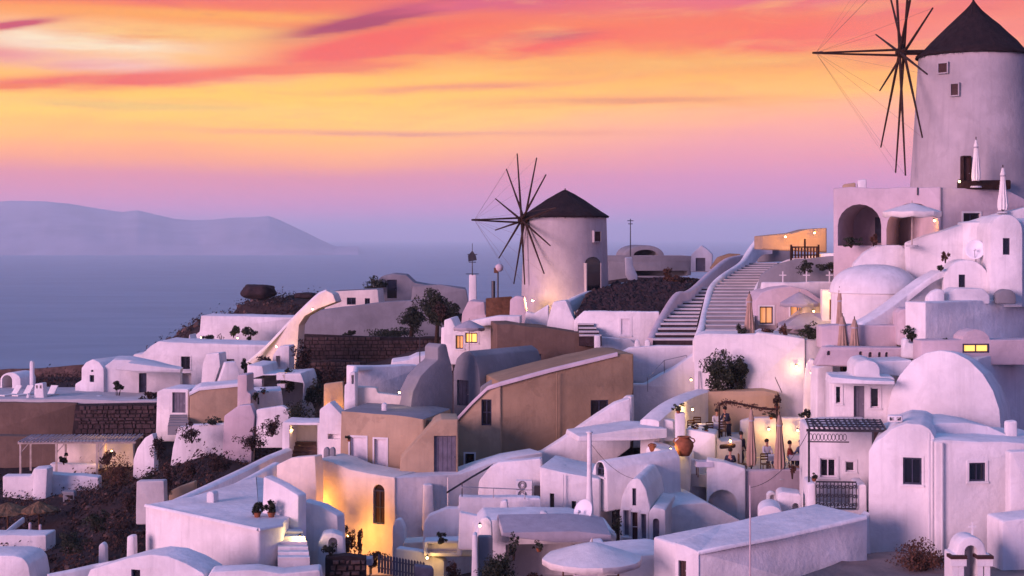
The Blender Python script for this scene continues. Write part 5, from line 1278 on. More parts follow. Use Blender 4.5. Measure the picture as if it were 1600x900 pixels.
house('lit_passage', 'tan passage wall lit golden behind the pale pink wall', 'wall', 480, 77.5, -30, [(430, 800), (432, 726), (455, 715), (492, 712), (494, 800)], .6, m='cream')
LS = [P(434, 872, 61), P(434, 850, 62.5), P(434, 826, 64)]
RS = [P(484, 878, 61), P(480, 852, 62.5), P(470, 828, 64)]
steps('stairway', 'lamplit white steps climbing between the big cube house and the pale pink wall', 'stairway', LS, RS, 6, 'white')
house('gateway', 'white gateway with stone steps inside, above the lane', 'gateway', 470, 84, -4, [(440, 740), (441, 659), (500, 660), (500, 735)], 2.2, ops=[('o', 452, 664, 496, 722, None, 2.0)], m='white')
steps('stairway', 'short stone flight inside the white gateway', 'stairway', [P(453, 723, 84.3), P(454, 690, 85.9)], [P(496, 721, 84.3), P(494, 690, 85.9)], 5, 'stone')
house('garden_wall', 'bright white garden wall right of the gateway', 'wall', 520, 83, -8, [(498, 740), (499, 640), (515, 628), (536, 650), (536, 740)], 1, ops=[('o', 512, 678, 532, 686, None, .3)])
for i, px in enumerate((510, 519)):
    house('grave_slab', ['left', 'right'][i] + ' of the two small grey upright slabs beside the shuttered house', 'slab', px, 80, -10, archpx(px - 5, px + 4, 699, 705, 740), .2, m='grey_plaster')
house('front_vault', 'low white vaulted roof with a tiny dark window at the bottom left', 'house', 260, 58, -16, [(120, 940), (140, 890), (200, 872), (235, 866), (262, 869), (290, 880), (318, 896), (330, 940)], 1.6, ops=[('wn', 205, 890, 219, 904)])
house('low_house', 'white roof strip running right along the bottom edge below the big cube house', 'roof', 380, 57, 4, [(300, 940), (330, 893), (400, 890), (440, 896), (500, 890), (506, 940)], 1.0)
house('corner_arch', 'rounded white wall end in the bottom left corner', 'wall', 10, 66, -6, [(-40, 930), (-40, 868), (20, 868), (36, 872), (44, 882), (48, 905), (48, 930)], 2)
house('white_post', 'slim white chimney post at the edge of the dark slope', 'chimney', 159, 70, 0, [(153, 900), (154, 852), (160, 848), (165, 853), (166, 900)], .4)
house('white_block', 'small white block chimney at the corner of the big cube house', 'chimney', 203, 66, -6, [(197, 880), (198, 838), (209, 837), (210, 880)], .4)
wall_path('slope_kerb', 'low white kerb along the foot of the dark slope', 'wall', [(75, 897, 66), (120, 888, 66.5), (160, 879, 67), (200, 872, 66)], .5, 1.0)

# ================================================================== LEFT MIDDLE
house('gable_house', 'small white house with arched gable, low porch and one small window', 'house', 160, 119, -20, [(117, 640), (117, 600), (127, 594), (127, 575), (134, 566), (145, 561), (155, 566), (162, 576), (162, 640)], 4, ops=[('wn', 140, 586, 147, 597), ('o', 131, 613, 140, 632), ('wn', 142, 578, 146, 581)])
house('gable_house', 'long lavender side of the arched gable house with a dark door', 'house', 162, 119.2, 10, [(161, 640), (161, 574), (178, 562), (200, 562), (240, 570), (262, 576), (282, 580), (282, 640)], 4, ops=[('d', 217, 583, 229, 622, 'door_blue')])
house('porch_canopy', 'thin lavender porch roof beside the dark door', 'roof', 230, 117.5, 6, [(180, 578), (200, 567), (282, 577), (282, 582), (226, 581)], 1.8, rnd=.03, edge=.03)
house('upper_row_house', 'long pink house with one dark window below the plant terrace', 'house', 330, 128, -4, [(205, 620), (205, 560), (210, 553), (222, 553), (235, 541), (248, 533), (300, 536), (430, 540), (430, 620)], 5, ops=[('w', 283, 557, 297, 577), ('o', 278, 583, 299, 608, None, .8), ('wn', 352, 561, 366, 566)])
house('plant_terrace_house', 'pink house wall below the dark rocky knoll, plants along its terrace', 'house', 390, 140, -3, [(296, 560), (298, 530), (312, 518), (314, 493), (460, 496), (460, 560)], 4)
house('terrace_wall', 'white front edge of the plant terrace', 'wall', 380, 133, -3, [(265, 560), (267, 531), (294, 531), (296, 522), (300, 535), (430, 540), (430, 560)], 2)
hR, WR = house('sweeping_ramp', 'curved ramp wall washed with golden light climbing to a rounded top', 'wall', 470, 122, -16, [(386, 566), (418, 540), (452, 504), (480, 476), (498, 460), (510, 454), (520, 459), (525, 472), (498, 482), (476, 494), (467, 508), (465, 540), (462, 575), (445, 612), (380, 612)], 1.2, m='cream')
wall_path('ramp_coping', 'lavender coping following the curved golden ramp', 'coping', [(384, 566, 122.5), (416, 539, 122.5), (450, 503, 122.5), (479, 474, 122.5), (497, 458, 122.5), (510, 452, 122.5)], .35, .3)
house('grey_chapel', 'grey rounded house with dark doorway on the far skyline', 'house', 615, 158, 2, [(565, 500), (570, 462), (582, 445), (596, 432), (615, 428), (635, 430), (648, 442), (670, 446), (728, 452), (730, 500)], 6, ops=[('d', 605, 437, 620, 466, 'glass')], m='grey_plaster')
house('roadside_house', 'low pink-fronted house with flat roof between the ramp and the grey skyline house', 'house', 560, 150, -3, [(505, 490), (512, 462), (520, 455), (590, 452), (594, 490)], 4, ops=[('wn', 542, 465, 556, 476), ('wn', 570, 466, 578, 478)], m='cream', roofm='grey_plaster')
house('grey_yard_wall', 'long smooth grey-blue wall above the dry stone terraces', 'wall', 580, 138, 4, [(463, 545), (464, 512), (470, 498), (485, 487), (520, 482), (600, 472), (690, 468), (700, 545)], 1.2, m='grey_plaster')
house('far_wall', 'low grey wall joining the skyline house to the small windmill', 'wall', 700, 150, 0, [(640, 480), (645, 447), (690, 445), (728, 452), (735, 490), (640, 490)], 1, m='grey_plaster')
stone_wall('dry_stone_wall', 'upper dark dry stone terrace wall below the grey-blue wall', 580, 128, 4, [(466, 575), (466, 522), (520, 524), (600, 527), (695, 528), (695, 575)], .8, .30, 'stone_dark', seed=3)
stone_wall('dry_stone_wall', 'lower brown dry stone terrace wall beside the dark cypress-like shrub', 540, 119, 4, [(478, 620), (479, 566), (520, 563), (572, 566), (572, 640), (478, 640)], .8, .27, 'stone', seed=4)
wall_path('wall_coping', 'pale capping along the upper dry stone wall', 'coping', [(466, 521, 127.8), (520, 523, 128.2), (600, 526.5, 128.8), (695, 527.5, 129.5)], .5, .15, m='stone', smooth=False)
# low brown retaining walls far left
house('retaining_wall', 'long brown plastered retaining wall at the left edge below the loungers', 'wall', 60, 113, 2, [(-60, 690), (-60, 628), (120, 630), (112, 690)], 1.2, m='brown_dark')
stone_wall('dry_stone_wall', 'dark rough stone wall below the arched gable house', 180, 112.6, 2, [(110, 700), (118, 633), (246, 631), (247, 700)], 1.0, .30, 'stone_dark', seed=8)
house('retaining_wall', 'lower brown wall behind the white pergola at the left edge', 'wall', 60, 107, 2, [(-60, 760), (-60, 680), (100, 682), (215, 684), (215, 760)], 1.0, m='brown_dark')
house('lounger_terrace', 'lounger terrace floor edge above the brown wall', 'wall', 60, 113.5, 2, [(-60, 640), (-60, 622), (250, 626), (250, 640)], 9, m='concrete')
# lounger terrace things
def lounger(label, px, py, Y, yaw):
    b = P(px, py, Y); M = Matrix.Rotation(RAD(yaw), 3, 'Z'); T_ = lambda x, y, z: b + M @ Vector((x, y, z))
    root = empty('sun_lounger', b); tag(root, label, 'sun lounger', 'white sun loungers')
    f = MB(); f.hexa([T_(x, y, z) for z in (.26, .32) for x, y in ((-.32, -.95), (.32, -.95), (.32, .9), (-.32, .9))]); f.build('frame', 'wood_pale', root)
    mt = MB(); mt.hexa([T_(x, y, z) for z in (.325, .41) for x, y in ((-.30, -.93), (.30, -.93), (.30, .2), (-.30, .2))]); mt.build('mattress', 'canvas', root)
    bk = MB(); bk.hexa([T_(-.30, .2, .33), T_(.30, .2, .33), T_(.30, .28, .30), T_(-.30, .28, .30), T_(-.30, .72, 1.0), T_(.30, .72, 1.0), T_(.30, .80, .96), T_(-.30, .80, .96)]); bk.build('backrest', 'canvas', root)
    for x in (-.28, .28):
        for y in (-.85, .8):
            l = MB(); l.tube(T_(x, y, 0), T_(x, y, .26), .03); l.build('leg', 'wood_pale', root)
for px, yw, lb in ((18, -30, 'leftmost white sun lounger on the terrace, under the little arch'), (37, -25, 'middle white sun lounger on the left terrace'), (76, -20, 'white sun lounger right of the small white chimney')):
    lounger(lb, px, 624, 116, yw)
house('arch_shelter', 'tiny white arched shelter at the left edge behind the loungers', 'shelter', 15, 121, -14, archpx(0, 32, 582, 594, 620), 2.2, ops=[('ao', 3, 586, 19, 612, None, 1.6)])
house('tall_post', 'slender white post behind the loungers', 'post', 48, 119, 0, [(46, 610), (46, 566), (49, 563), (52, 566), (52, 610)], .3)
house('chimney', 'squat white chimney with two slots among the loungers', 'chimney', 60, 114.6, -8, [(52, 630), (54, 600), (67, 598), (69, 630)], .6, ops=[('o', 56, 602, 59, 607, None, .3), ('o', 62, 602, 65, 607, None, .3)])
house('chimney_pot', 'tiny white chimney pot beside the squat chimney', 'chimney', 43, 114.3, 0, [(41, 630), (41, 618), (43, 614), (46, 618), (46, 630)], .25)
house('low_bench', 'small white box bench in front of the arched gable house', 'bench', 147, 116, -10, [(137, 632), (137, 620), (155, 618), (156, 632)], .5)
# white pergola
def pergola_white():
    W = Wall(100, 101, 3); root = empty('pergola', W.p(W.uz(110, 742)[0], W.uz(110, 742)[1], 1.2)); tag(root, 'white pergola with pale reed roof and lit interior at the left', 'pergola')
    zt = W.uz(100, 692)[1]; zb = W.uz(100, 744)[1]
    for px in (32, 88, 152):
        u = W.uz(px, 720)[0]
        for d in (0, 2.6):
            p = MB(); W.bar(p, u - .06, u + .06, zb, zt - .06, d - .06, d + .06); p.build('post', 'wood_pale', root)
        br = MB(); br.tube(W.p(u, zt - .65, 0), W.p(u + .5, zt - .08, 0), .035); br.build('brace', 'wood_pale', root)
    u0, u1 = W.uz(28, 690)[0], W.uz(212, 690)[0]
    for d in (0, 2.6):
        p = MB(); W.bar(p, u0, u1, zt - .06, zt + .08, d - .05, d + .05); p.build('beam', 'wood_pale', root)
    n = 34
    for i in range(n):
        u = u0 + (u1 - u0) * (i + .5) / n; s_ = MB(); s_.tube(W.p(u, zt + .12, -.3), W.p(u + random.uniform(-.06, .06), zt + .16, 3.0), .045, .04, 5); s_.build('slat', 'canvas_grey', root)
pergola_white()
house('pergola_wall', 'warm tan back wall of the white pergola', 'wall', 150, 104.5, 3, [(88, 760), (90, 688), (208, 690), (210, 760)], .4, m='cream')
house('pergola_bench', 'white bench wall with planter inside the pergola', 'bench', 110, 103, 3, [(77, 745), (78, 724), (152, 726), (152, 745)], .6, m='white')
house('pool_wall', 'white terrace wall with a tapering chimney below the pergola', 'wall', 80, 98, 4, [(4, 830), (4, 744), (48, 744), (53, 732), (75, 730), (76, 740), (154, 746), (154, 800), (140, 870), (4, 870)], 1.0)
house('tapering_chimney', 'tapering white chimney standing against the terrace wall below the pergola', 'chimney', 62, 96.8, -6, [(46, 810), (50, 770), (53, 733), (74, 732), (72, 770), (70, 812)], .9)
house('wall_lantern_post', 'grey stone post with box head beside the white terrace wall', 'post', 104, 95, 0, [(98, 820), (98, 772), (96, 771), (96, 768), (116, 768), (116, 784), (108, 786), (106, 820)], .5, m='grey_plaster', ops=[('g', 101, 774, 115, 781, 'shutter', .1)])
def thatch_parasol(label, px, py, Y, rad, rise, pole):
    t = P(px, py, Y); root = empty('thatched_parasol', t - Vector((0, 0, pole))); tag(root, label, 'parasol', 'thatched parasols')
    mb = MB(); n = 40; rr = random.Random(px); vs = []; pr = [(.03, 0), (.3, .28), (.62, .62), (.95, .92), (1, 1.0), (.96, 1.12)]
    for f, z in pr:
        for i in range(n):
            a = 2 * pi * i / n; q = rad * f * (1 + rr.uniform(-.05, .05)); vs.append(t + Vector((q * cos(a), q * sin(a), -rise * z + rr.uniform(-.05, .05) * f)))
    mb.add(vs, [(j * n + i, j * n + (i + 1) % n, (j + 1) * n + (i + 1) % n, (j + 1) * n + i) for j in range(len(pr) - 1) for i in range(n)] + [tuple(range(n))]); o = mb.build('canopy', 'straw', root)
    o.modifiers.new('thick', 'SOLIDIFY').thickness = .06
    p = MB(); p.tube(t - Vector((0, 0, pole)), t, .05); p.build('pole', 'wood', root)
    for i in range(6):
        a = 2 * pi * i / 6; r_ = MB(); r_.tube(t - Vector((0, 0, .1)), t + Vector((rad * .9 * cos(a), rad * .9 * sin(a), -rise)), .02); r_.build('rib', 'wood', root)
thatch_parasol('brown thatched parasol at the left edge below the white terrace wall', 12, 785, 91, 1.5, .55, 2.3)
thatch_parasol('brown thatched parasol beside the stone lantern post', 61, 783, 91, 1.15, .55, 2.3)
house('pool_wall', 'flat white terrace edge at the left above the dark slope', 'wall', 30, 85, -2, [(-60, 870), (-60, 838), (72, 836), (72, 890), (-60, 890)], 1.6, m='white')
wall_path('ramp_rail', 'thin white sloping rail behind the flat terrace edge', 'wall', [(4, 834, 86), (20, 820, 87), (36, 808, 88.5)], .18, .3, smooth=False)
for i, (x0, x1, t) in enumerate(((44, 48, 817), (60, 64, 820))):
    house('terrace_post', ['left', 'right'][i] + ' of two short posts on the flat left terrace', 'post', x0, 87, 0, [(x0, 838), (x0, t), (x1, t), (x1, 838)], .15, m='pink_plaster')
# middle cluster between slope and stone walls
house('tan_house', 'house with broad tan front wall and white sloping roof edge', 'house', 360, 105, 8, [(295, 680), (297, 612), (310, 606), (372, 601), (374, 680)], 4, ops=[], m='tan', roofm='white')
wall_path('coping', 'white rising roof edge over the broad tan front wall', 'coping', [(296, 612, 104.8), (312, 604, 104.9), (372, 598, 105.2)], .5, .25, smooth=False)
house('split_chimney', 'white double chimney with blue shaded side behind the tan front', 'chimney', 330, 112, -14, [(313, 612), (316, 570), (322, 553), (342, 551), (344, 572), (338, 590), (332, 612)], 1.2)
house('wedge_chimney', 'white wedge-shaped wall rising right of the double chimney', 'wall', 355, 110, 16, [(336, 612), (346, 585), (352, 567), (368, 565), (374, 580), (378, 612)], 1.0)
house('striped_tower', 'slim tall pink block right of the tan front', 'wall', 378, 101, -6, [(370, 690), (371, 586), (386, 585), (386, 612), (392, 615), (392, 690)], 1.6, m='pink_plaster')
house('door_box', 'small white box house with grey-blue louvred door', 'house', 270, 106, -8, [(243, 690), (245, 612), (256, 607), (294, 608), (294, 690)], 3, ops=[('d', 269, 613, 290, 645, 'door_grey')])
steps('stairway', 'few pale blue steps below the louvred door', 'stairway', [P(262, 668, 102.8), P(266, 648, 105)], [P(296, 668, 102.8), P(292, 648, 105)], 5, 'grey_plaster')
house('right_box_house', 'lavender box house with lit opening below the golden ramp', 'house', 430, 108, -6, [(386, 680), (386, 570), (410, 572), (412, 585), (470, 583), (476, 600), (470, 680)], 4, ops=[('g', 432, 583, 445, 594, 'glow_win', .5), ('o', 391, 592, 409, 605, None, .6), ('o', 433, 600, 445, 606, None, .5)], m='white')
house('lavender_house', 'lavender-blue front with one dark window in the middle cluster', 'house', 420, 103, 10, [(393, 660), (394, 612), (440, 610), (446, 660)], 3, ops=[('wn', 399, 621, 405, 632)], m='white')
house('garden_wall', 'white garden wall under the dark shrubs in the middle cluster', 'wall', 430, 98, -6, [(399, 670), (400, 640), (440, 634), (452, 640), (452, 700), (399, 700)], .5)
house('slope_wall', 'pink wall descending to the dark slope below the slim tall block', 'wall', 380, 98, -4, [(348, 700), (350, 650), (372, 634), (392, 632), (398, 650), (394, 690), (392, 740), (348, 740)], .8, m='pink_plaster')
house('yard_wall', 'pale lavender yard wall above the rubble', 'wall', 310, 99, 2, [(264, 745), (270, 700), (278, 668), (300, 664), (350, 662), (356, 740)], .6)
house('rubble_wall', 'white wall end leaning beside the pergola plants', 'wall', 225, 101, -20, [(207, 750), (208, 718), (214, 700), (226, 684), (238, 677), (241, 690), (241, 750)], .5)
house('ruin_wall', 'small grey ruined wall with pilasters above the big cube house', 'wall', 235, 84, -4, [(212, 795), (213, 752), (256, 751), (258, 820), (212, 820)], .6, m='concrete')
house('ruin_wall', 'broken pale stone wall right of the grey ruined wall', 'wall', 285, 86, -4, [(262, 800), (264, 768), (276, 762), (304, 752), (306, 815), (262, 815)], .5, m='tan')
house('tower_house', 'white block with dark opening below the golden ramp shrub', 'house', 440, 114, -6, [(422, 600), (426, 556), (436, 541), (452, 540), (452, 600)], 1.5, ops=[('o', 431, 556, 438, 574, None, .5)], m='white')
house('lit_alcove', 'small wall glowing orange behind the dark shrubs', 'wall', 525, 100, 0, [(505, 650), (506, 600), (536, 596), (538, 650)], .4, m='tan')
house('left_mound_wall', 'far brown hillside wall behind the loungers', 'wall', 60, 148, 2, [(-80, 640), (-80, 580), (60, 576), (130, 570), (135, 640)], .6, m='stone')
# centre back, under the small windmill
house('signal_pillar', 'white square pillar left of the smaller windmill', 'pillar', 738, 118, 0, [(732, 500), (733, 429), (744, 429), (745, 500)], .6)
house('back_terrace', 'white terrace walls with brown fence at the foot of the smaller windmill', 'house', 760, 113, -4, [(718, 540), (722, 490), (732, 470), (757, 472), (758, 492), (800, 490), (805, 540)], 3, m='pink_plaster')
house('brown_fence', 'rust-brown wooden fence panel left of the smaller windmill', 'fence', 780, 112, 0, [(759, 500), (759, 466), (800, 463), (802, 500)], .15, m='wood')
house('pier_wall', 'pair of pale wall piers in front of the smaller windmill', 'wall', 808, 104, -8, [(795, 520), (797, 468), (806, 462), (818, 464), (824, 500), (824, 520)], .8, m='pink_plaster')
house('saddle_wall', 'low lavender wall dipping between the piers and the sloping buttress', 'wall', 840, 101, 0, [(818, 520), (822, 486), (835, 490), (848, 482), (858, 476), (858, 520)], .6)
house('lit_cafe', 'small white cafe front with bright yellow window below the brown fence', 'house', 730, 100, -6, [(692, 570), (694, 500), (705, 497), (712, 512), (775, 508), (776, 570)], 3, ops=[('wl', 727, 520, 746, 536), ('wl', 712, 524, 724, 545, 'glow_soft')])
house('cafe_canopy', 'thin white roof edge above the small cafe', 'roof', 760, 99, -6, [(728, 512), (732, 502), (776, 494), (812, 494), (812, 506), (770, 508)], 1.5, rnd=.03, edge=.03)
parasol_open('grey open parasol in front of the bright cafe window', 733, 500, 97.5, 1.0, .45, 2.1, 'canvas_grey')
house('blue_pier', 'blue-grey pier at the left of the small cafe', 'wall', 697, 101, 4, [(688, 580), (690, 512), (706, 510), (708, 580)], .5)

# ================================================================== lamps
wall_lamp('lamp glowing at the foot of the smaller windmill', 832, 470, 104.8, 300, off=(0, 0, 0), color=(1, .55, .2))
wall_lamp('yellow lamp low on the cream wall left of the arched window', 556, 832, 77.4, 460, color=(1, .37, .05), off=(-.3, -.9, 0))
wall_lamp('second yellow lamp farther left on the cream wall', 500, 782, 79.6, 130, color=(1, .37, .05), off=(-.3, -1.0, 0))
wall_lamp('lamp on the tall white retaining wall', 1243, 572, 84.6, 26)
wall_lamp('lamp on the rounded wall end beside the retaining wall', 1266, 582, 82.8, 22, off=(0, -.3, 0))
wall_lamp('very bright lamp on the narrow pier beside the tallest furled parasol', 1302, 462, 86.6, 110)
wall_lamp('left lamp on the back wall of the dining terrace', 1200, 670, 82.8, 55, color=(1, .50, .13))
wall_lamp('right lamp on the back wall of the dining terrace', 1245, 672, 82.8, 55, color=(1, .50, .13))
wall_lamp('small lamp on the lane wall left of the big shrubs', 1079, 593, 87.2, 7)
wall_lamp('lamp hidden on the golden curved ramp', 436, 540, 121.2, 260, color=(1, .55, .16), off=(0, -1.3, 0))
wall_lamp('second lamp higher on the golden curved ramp', 492, 482, 121.6, 70, color=(1, .5, .2), off=(0, -1.3, 0))
wall_lamp('lamp lighting the white steps beside the big cube house', 470, 838, 63.2, 50, color=(1, .66, .25))
wall_lamp('lamp inside the white gateway', 456, 672, 84.6, 16, off=(0, 0, 0))
wall_lamp('orange lamp behind the dark shrubs left of the shuttered house', 518, 636, 99.4, 110, color=(1, .42, .06), off=(0, 0, 0))
wall_lamp('amber lamp on the low hut at the stair head', 1225, 370, 98.6, 110, off=(0, -.5, 0), color=(1, .42, .05))
wall_lamp('second amber lamp on the low hut at the stair head', 1270, 364, 98.6, 110, off=(0, -.5, 0), color=(1, .42, .05))
wall_lamp('lamp lighting the low parapet at the bottom middle', 668, 870, 69.4, 50, color=(1, .56, .15))
wall_lamp('lantern on the small rounded tablet', 750, 820, 64.8, 4)
wall_lamp('lamp inside the white pergola', 176, 704, 103.4, 110, color=(1, .5, .15))
wall_lamp('table lamp beside the big clay jar', 1048, 702, 76.1, 30, off=(0, 0, 0), color=(1, .62, .2))
wall_lamp('lamp on the tan counter end', 1140, 688, 77.9, 34)
wall_lamp('lamp under the upper dining level', 1082, 640, 81.5, 60, off=(0, 0, 0))
wall_lamp('lamp on the plant terrace at the left', 315, 527, 137.5, 14)
wall_lamp('second lamp on the plant terrace beside the table', 372, 528, 137.2, 26)
wall_lamp('lamp behind the grey canvas awning', 1270, 486, 89.4, 40, color=(1, .5, .1))
wall_lamp('amber lamp at the foot of the large windmill', 1497, 284, 83, 8)
wall_lamp('lamp in the right arch of the terrace house', 1458, 345, 83.6, 40, color=(1, .45, .1))
wall_lamp('lamp on the cream ledge before the roof terrace box', 625, 612, 84.8, 16, color=(1, .6, .3), off=(0, -.5, 0))
wall_lamp('warm lamp on the slim tall pink block', 378, 640, 100.4, 16, off=(0, -.4, 0))
wall_lamp('lamp beside the small cafe windows', 718, 512, 99, 12)

# ================================================================== plants
bush('shrub', 'big dark bushy shrub on the tan platform, left of the pair', 1122, 606, 84.4, 52, 58, 3500, 'leaf_dark', .075, group='shrubs on the tan platform')
bush('shrub', 'big dark bushy shrub on the tan platform, right of the pair', 1152, 606, 84.8, 34, 48, 2200, 'leaf_dark', .075, group='shrubs on the tan platform')
for (px, py, Y, wd, hp, n, m, lb) in [
    (1155, 525, 85.6, 18, 18, 220, 'leaf_dark', 'small dark plant left of the lone furled parasol'),
    (1198, 524, 85.8, 20, 15, 220, 'leaf_dry', 'small reddish plant below the left lit restaurant window'),
    (1225, 526, 85.4, 14, 26, 220, 'leaf_dry', 'reddish upright plant on the terrace edge before the awning'),
    (1264, 529, 85, 44, 26, 600, 'leaf_dark', 'wide dark plant hiding the foot of the grey awning'),
    (1300, 424, 93.5, 50, 20, 500, 'leaf_dark', 'dark shrubs between the crosses and the dome'),
    (1258, 424, 94.5, 34, 18, 360, 'leaf_dark', 'dark shrub left of the dome behind the crosses'),
    (1330, 384, 84, 40, 12, 300, 'leaf_dark', 'dark plant trough before the left arch of the terrace house'),
    (1365, 382, 82.6, 16, 18, 200, 'leaf_dry', 'reddish plant at the pillar between the two arches'),
    (1425, 530, 73.6, 30, 20, 420, 'leaf_dark', 'dark shrub beside the long blue terrace wall'),
    (1477, 408, 78.6, 14, 17, 160, 'leaf_dry', 'small red-brown plant above the barrel-vaulted chapel'),
    (1470, 421, 77.6, 10, 10, 100, 'leaf_dark', 'tiny dark plant at the head of the diagonal wall'),
    (1263, 652, 79, 26, 14, 300, 'leaf_dark', 'flat dark plant on the wall left of the pergola'),
    (1440, 893, 57.4, 92, 48, 1500, 'leaf_dry', 'dry red-brown bush at the foot of the foreground house'),
    (1048, 447, 109.5, 30, 28, 420, 'leaf_dry', 'dry reddish bush on the top of the stone bank'),
    (1075, 444, 109, 40, 12, 300, 'leaf_scrub', 'low brown scrub beside the narrow stairway head'),
    (545, 868, 72.4, 20, 46, 420, 'leaf_dry', 'dark red shrub at the foot of the lamplit wall'),
    (562, 872, 71.6, 18, 62, 260, 'leaf_dry', 'thin reddish sapling before the yellow lamp light'),
    (585, 880, 71, 40, 26, 420, 'leaf_dry', 'low reddish hedge below the arched window'),
    (517, 866, 62.5, 24, 20, 220, 'leaf_dark', 'small dark shrub beside the rounded porch stub'),
    (778, 915, 60.5, 58, 52, 2200, 'leaf_dark', 'round black bush at the bottom edge before the grey panel'),
    (708, 912, 66, 30, 42, 420, 'leaf_dry', 'red flowering plant at the bottom edge'),
    (838, 912, 61, 40, 16, 260, 'leaf_dry', 'reddish planting under the awning'),
    (803, 872, 62, 20, 38, 160, 'leaf_dark', 'climbing plant on the awning post'),
    (690, 846, 69, 24, 14, 200, 'leaf_dark', 'small dark plant on the box bench'),
    (788, 806, 68.4, 20, 10, 160, 'leaf_dark', 'little dark plant on the courtyard bench wall'),
    (474, 590, 112, 36, 58, 900, 'leaf_scrub', 'tall dark brown shrub beside the dry stone walls'),
    (525, 628, 108, 46, 58, 900, 'leaf_scrub', 'dark shrub before the lower dry stone wall'),
    (492, 636, 106, 34, 50, 700, 'leaf_dark', 'very dark shrub left of the lower dry stone wall'),
    (466, 662, 96, 64, 40, 900, 'leaf_dark', 'spiky dark agave bush above the gateway'),
    (415, 576, 113, 40, 22, 360, 'leaf_scrub', 'dark scrub at the foot of the golden ramp'),
    (383, 585, 111, 20, 26, 240, 'leaf_dark', 'dark potted shrub beside the wedge wall'),
    (620, 527, 133, 100, 14, 700, 'leaf_dark', 'long low dark hedge on top of the dry stone wall'),
    (546, 526, 133, 22, 12, 200, 'leaf_dark', 'small dark round shrub on the dry stone wall'),
    (588, 455, 157, 42, 24, 420, 'leaf_dark', 'dark palm-like shrub beside the grey skyline house'),
    (365, 526, 137.5, 16, 22, 200, 'leaf', 'grey-green plant on the plant terrace'),
    (390, 527, 137.5, 26, 20, 240, 'leaf_dark', 'dark plant on the plant terrace'),
    (325, 533, 137, 24, 10, 160, 'leaf_dark', 'low dark plant at the left of the plant terrace'),
    (186, 770, 98.4, 62, 66, 1000, 'leaf_dry', 'reddish climbing shrub at the right of the white pergola'),
    (166, 724, 101.5, 30, 24, 260, 'leaf_dry', 'red creeper on the pergola front'),
    (100, 724, 102.6, 16, 16, 160, 'leaf_dark', 'dark round plant on the pergola bench'),
    (246, 716, 95, 26, 44, 500, 'leaf_scrub', 'dark shrub beside the leaning white wall end'),
    (262, 770, 86, 16, 50, 300, 'leaf_scrub', 'slim dark shrub between the two ruined walls'),
    (300, 690, 97, 44, 30, 500, 'leaf_scrub', 'scrubby brown bush over the rubble'),
    (330, 665, 99.4, 46, 14, 360, 'leaf_dark', 'dark shrubs below the broad tan front'),
    (186, 628, 117, 50, 10, 300, 'leaf_dark', 'low dark plants along the arched gable house'),
    (235, 630, 115, 30, 18, 260, 'leaf_scrub', 'brown plants at the right end of the gable house'),
    (400, 625, 101, 10, 12, 100, 'leaf_dark', 'dark plant beside the lavender-blue front'),
    (690, 500, 118, 26, 30, 360, 'leaf_scrub', 'dark scrub left of the white square pillar'),
    (505, 612, 112, 50, 44, 700, 'leaf_scrub', 'broad brown shrub between the two dry stone walls'),
    (452, 612, 109, 26, 40, 420, 'leaf_dark', 'dark shrub left of the tall brown shrub below the ramp'),
    (540, 640, 102, 26, 46, 420, 'leaf_dry', 'reddish shrub glowing beside the orange lamp'),
    (300, 745, 88, 40, 26, 500, 'leaf_scrub', 'brown shrub above the lane parapet'),
    (340, 735, 90, 46, 30, 600, 'leaf_scrub', 'dark red scrub bush beside the lane parapet'),
    (395, 702, 93, 54, 34, 700, 'leaf_scrub', 'large brown bush below the gateway'),
    (425, 680, 96, 40, 34, 600, 'leaf_scrub', 'brown bush left of the gateway'),
    (205, 800, 88, 40, 40, 600, 'leaf_scrub', 'dark bush on the slope below the grey ruined wall'),
    (150, 830, 84, 46, 34, 600, 'leaf_dark', 'dark bush on the slope right of the flat terrace edge'),
    (110, 862, 78, 50, 30, 600, 'leaf_dark', 'dark bush low on the slope above the corner wall'),
    (230, 770, 91, 22, 40, 400, 'leaf_dark', 'dark upright bush behind the grey ruined wall'),
    (1238, 745, 68, 10, 26, 160, 'leaf_dry', 'thin plant beside the balcony wall'),
    (966, 838, 66, 16, 40, 90, 'leaf_dark', 'thin tiered pot plant beside the vaulted house'),
]:
    bush('shrub', lb, px, py, Y, wd, hp, int(n * 2.2), m, .034 + .00055 * Y * (1 if Y > 100 else .5), flowers=40 if 'flower' in lb else 0)
for px, s_ in ((402, 'left'), (424, 'right')):
    bush('potted_shrub', s_ + ' of two dark ball shrubs on the cube roof', px, 808, 64.1, 21, 28, 900, 'leaf_dark', .05, pot=.17, group='ball shrubs on the cube roof')
# round tree by the gable house
bush('standard_tree', 'small round-headed dark tree before the arched gable house', 184, 628, 117, 26, 34, 500, 'leaf_dark', .1, cat='tree', trunk=.5)
def tree(label, px, py, Y, wpx, hpx, n, m='leaf_dark'):
    b = P(px, py, Y); rx = wpx / 2 / FPX * Y; h = hpx / FPX * Y; root = empty('tree', b); tag(root, label, 'tree', 'dark trees beyond the dry stone wall'); rr = random.Random(px)
    tr = MB(); top = b + Vector((.15, 0, h * .55)); tr.tube(b - Vector((0, 0, .5)), b + Vector((.08, 0, h * .3)), .20, .15, 9); tr.tube(b + Vector((.08, 0, h * .3)), top, .15, .08, 9)
    for i in range(7):
        a = rr.uniform(0, 6.28); st = b + Vector((.1, 0, h * rr.uniform(.25, .55))); e = st + Vector((cos(a) * rx * .75, sin(a) * rx * .75, h * rr.uniform(.15, .38))); tr.tube(st, e, .07, .02, 6)
    tr.build('trunk', 'bark', root)
    cr = MB(); leaf_cloud(cr, b + Vector((.1, 0, h * .62)), (rx, rx, h * .42), int(n * 2.6), .10, clump=40, shell=.15, seed=px); cr.build('crown', m, root, fix=False)
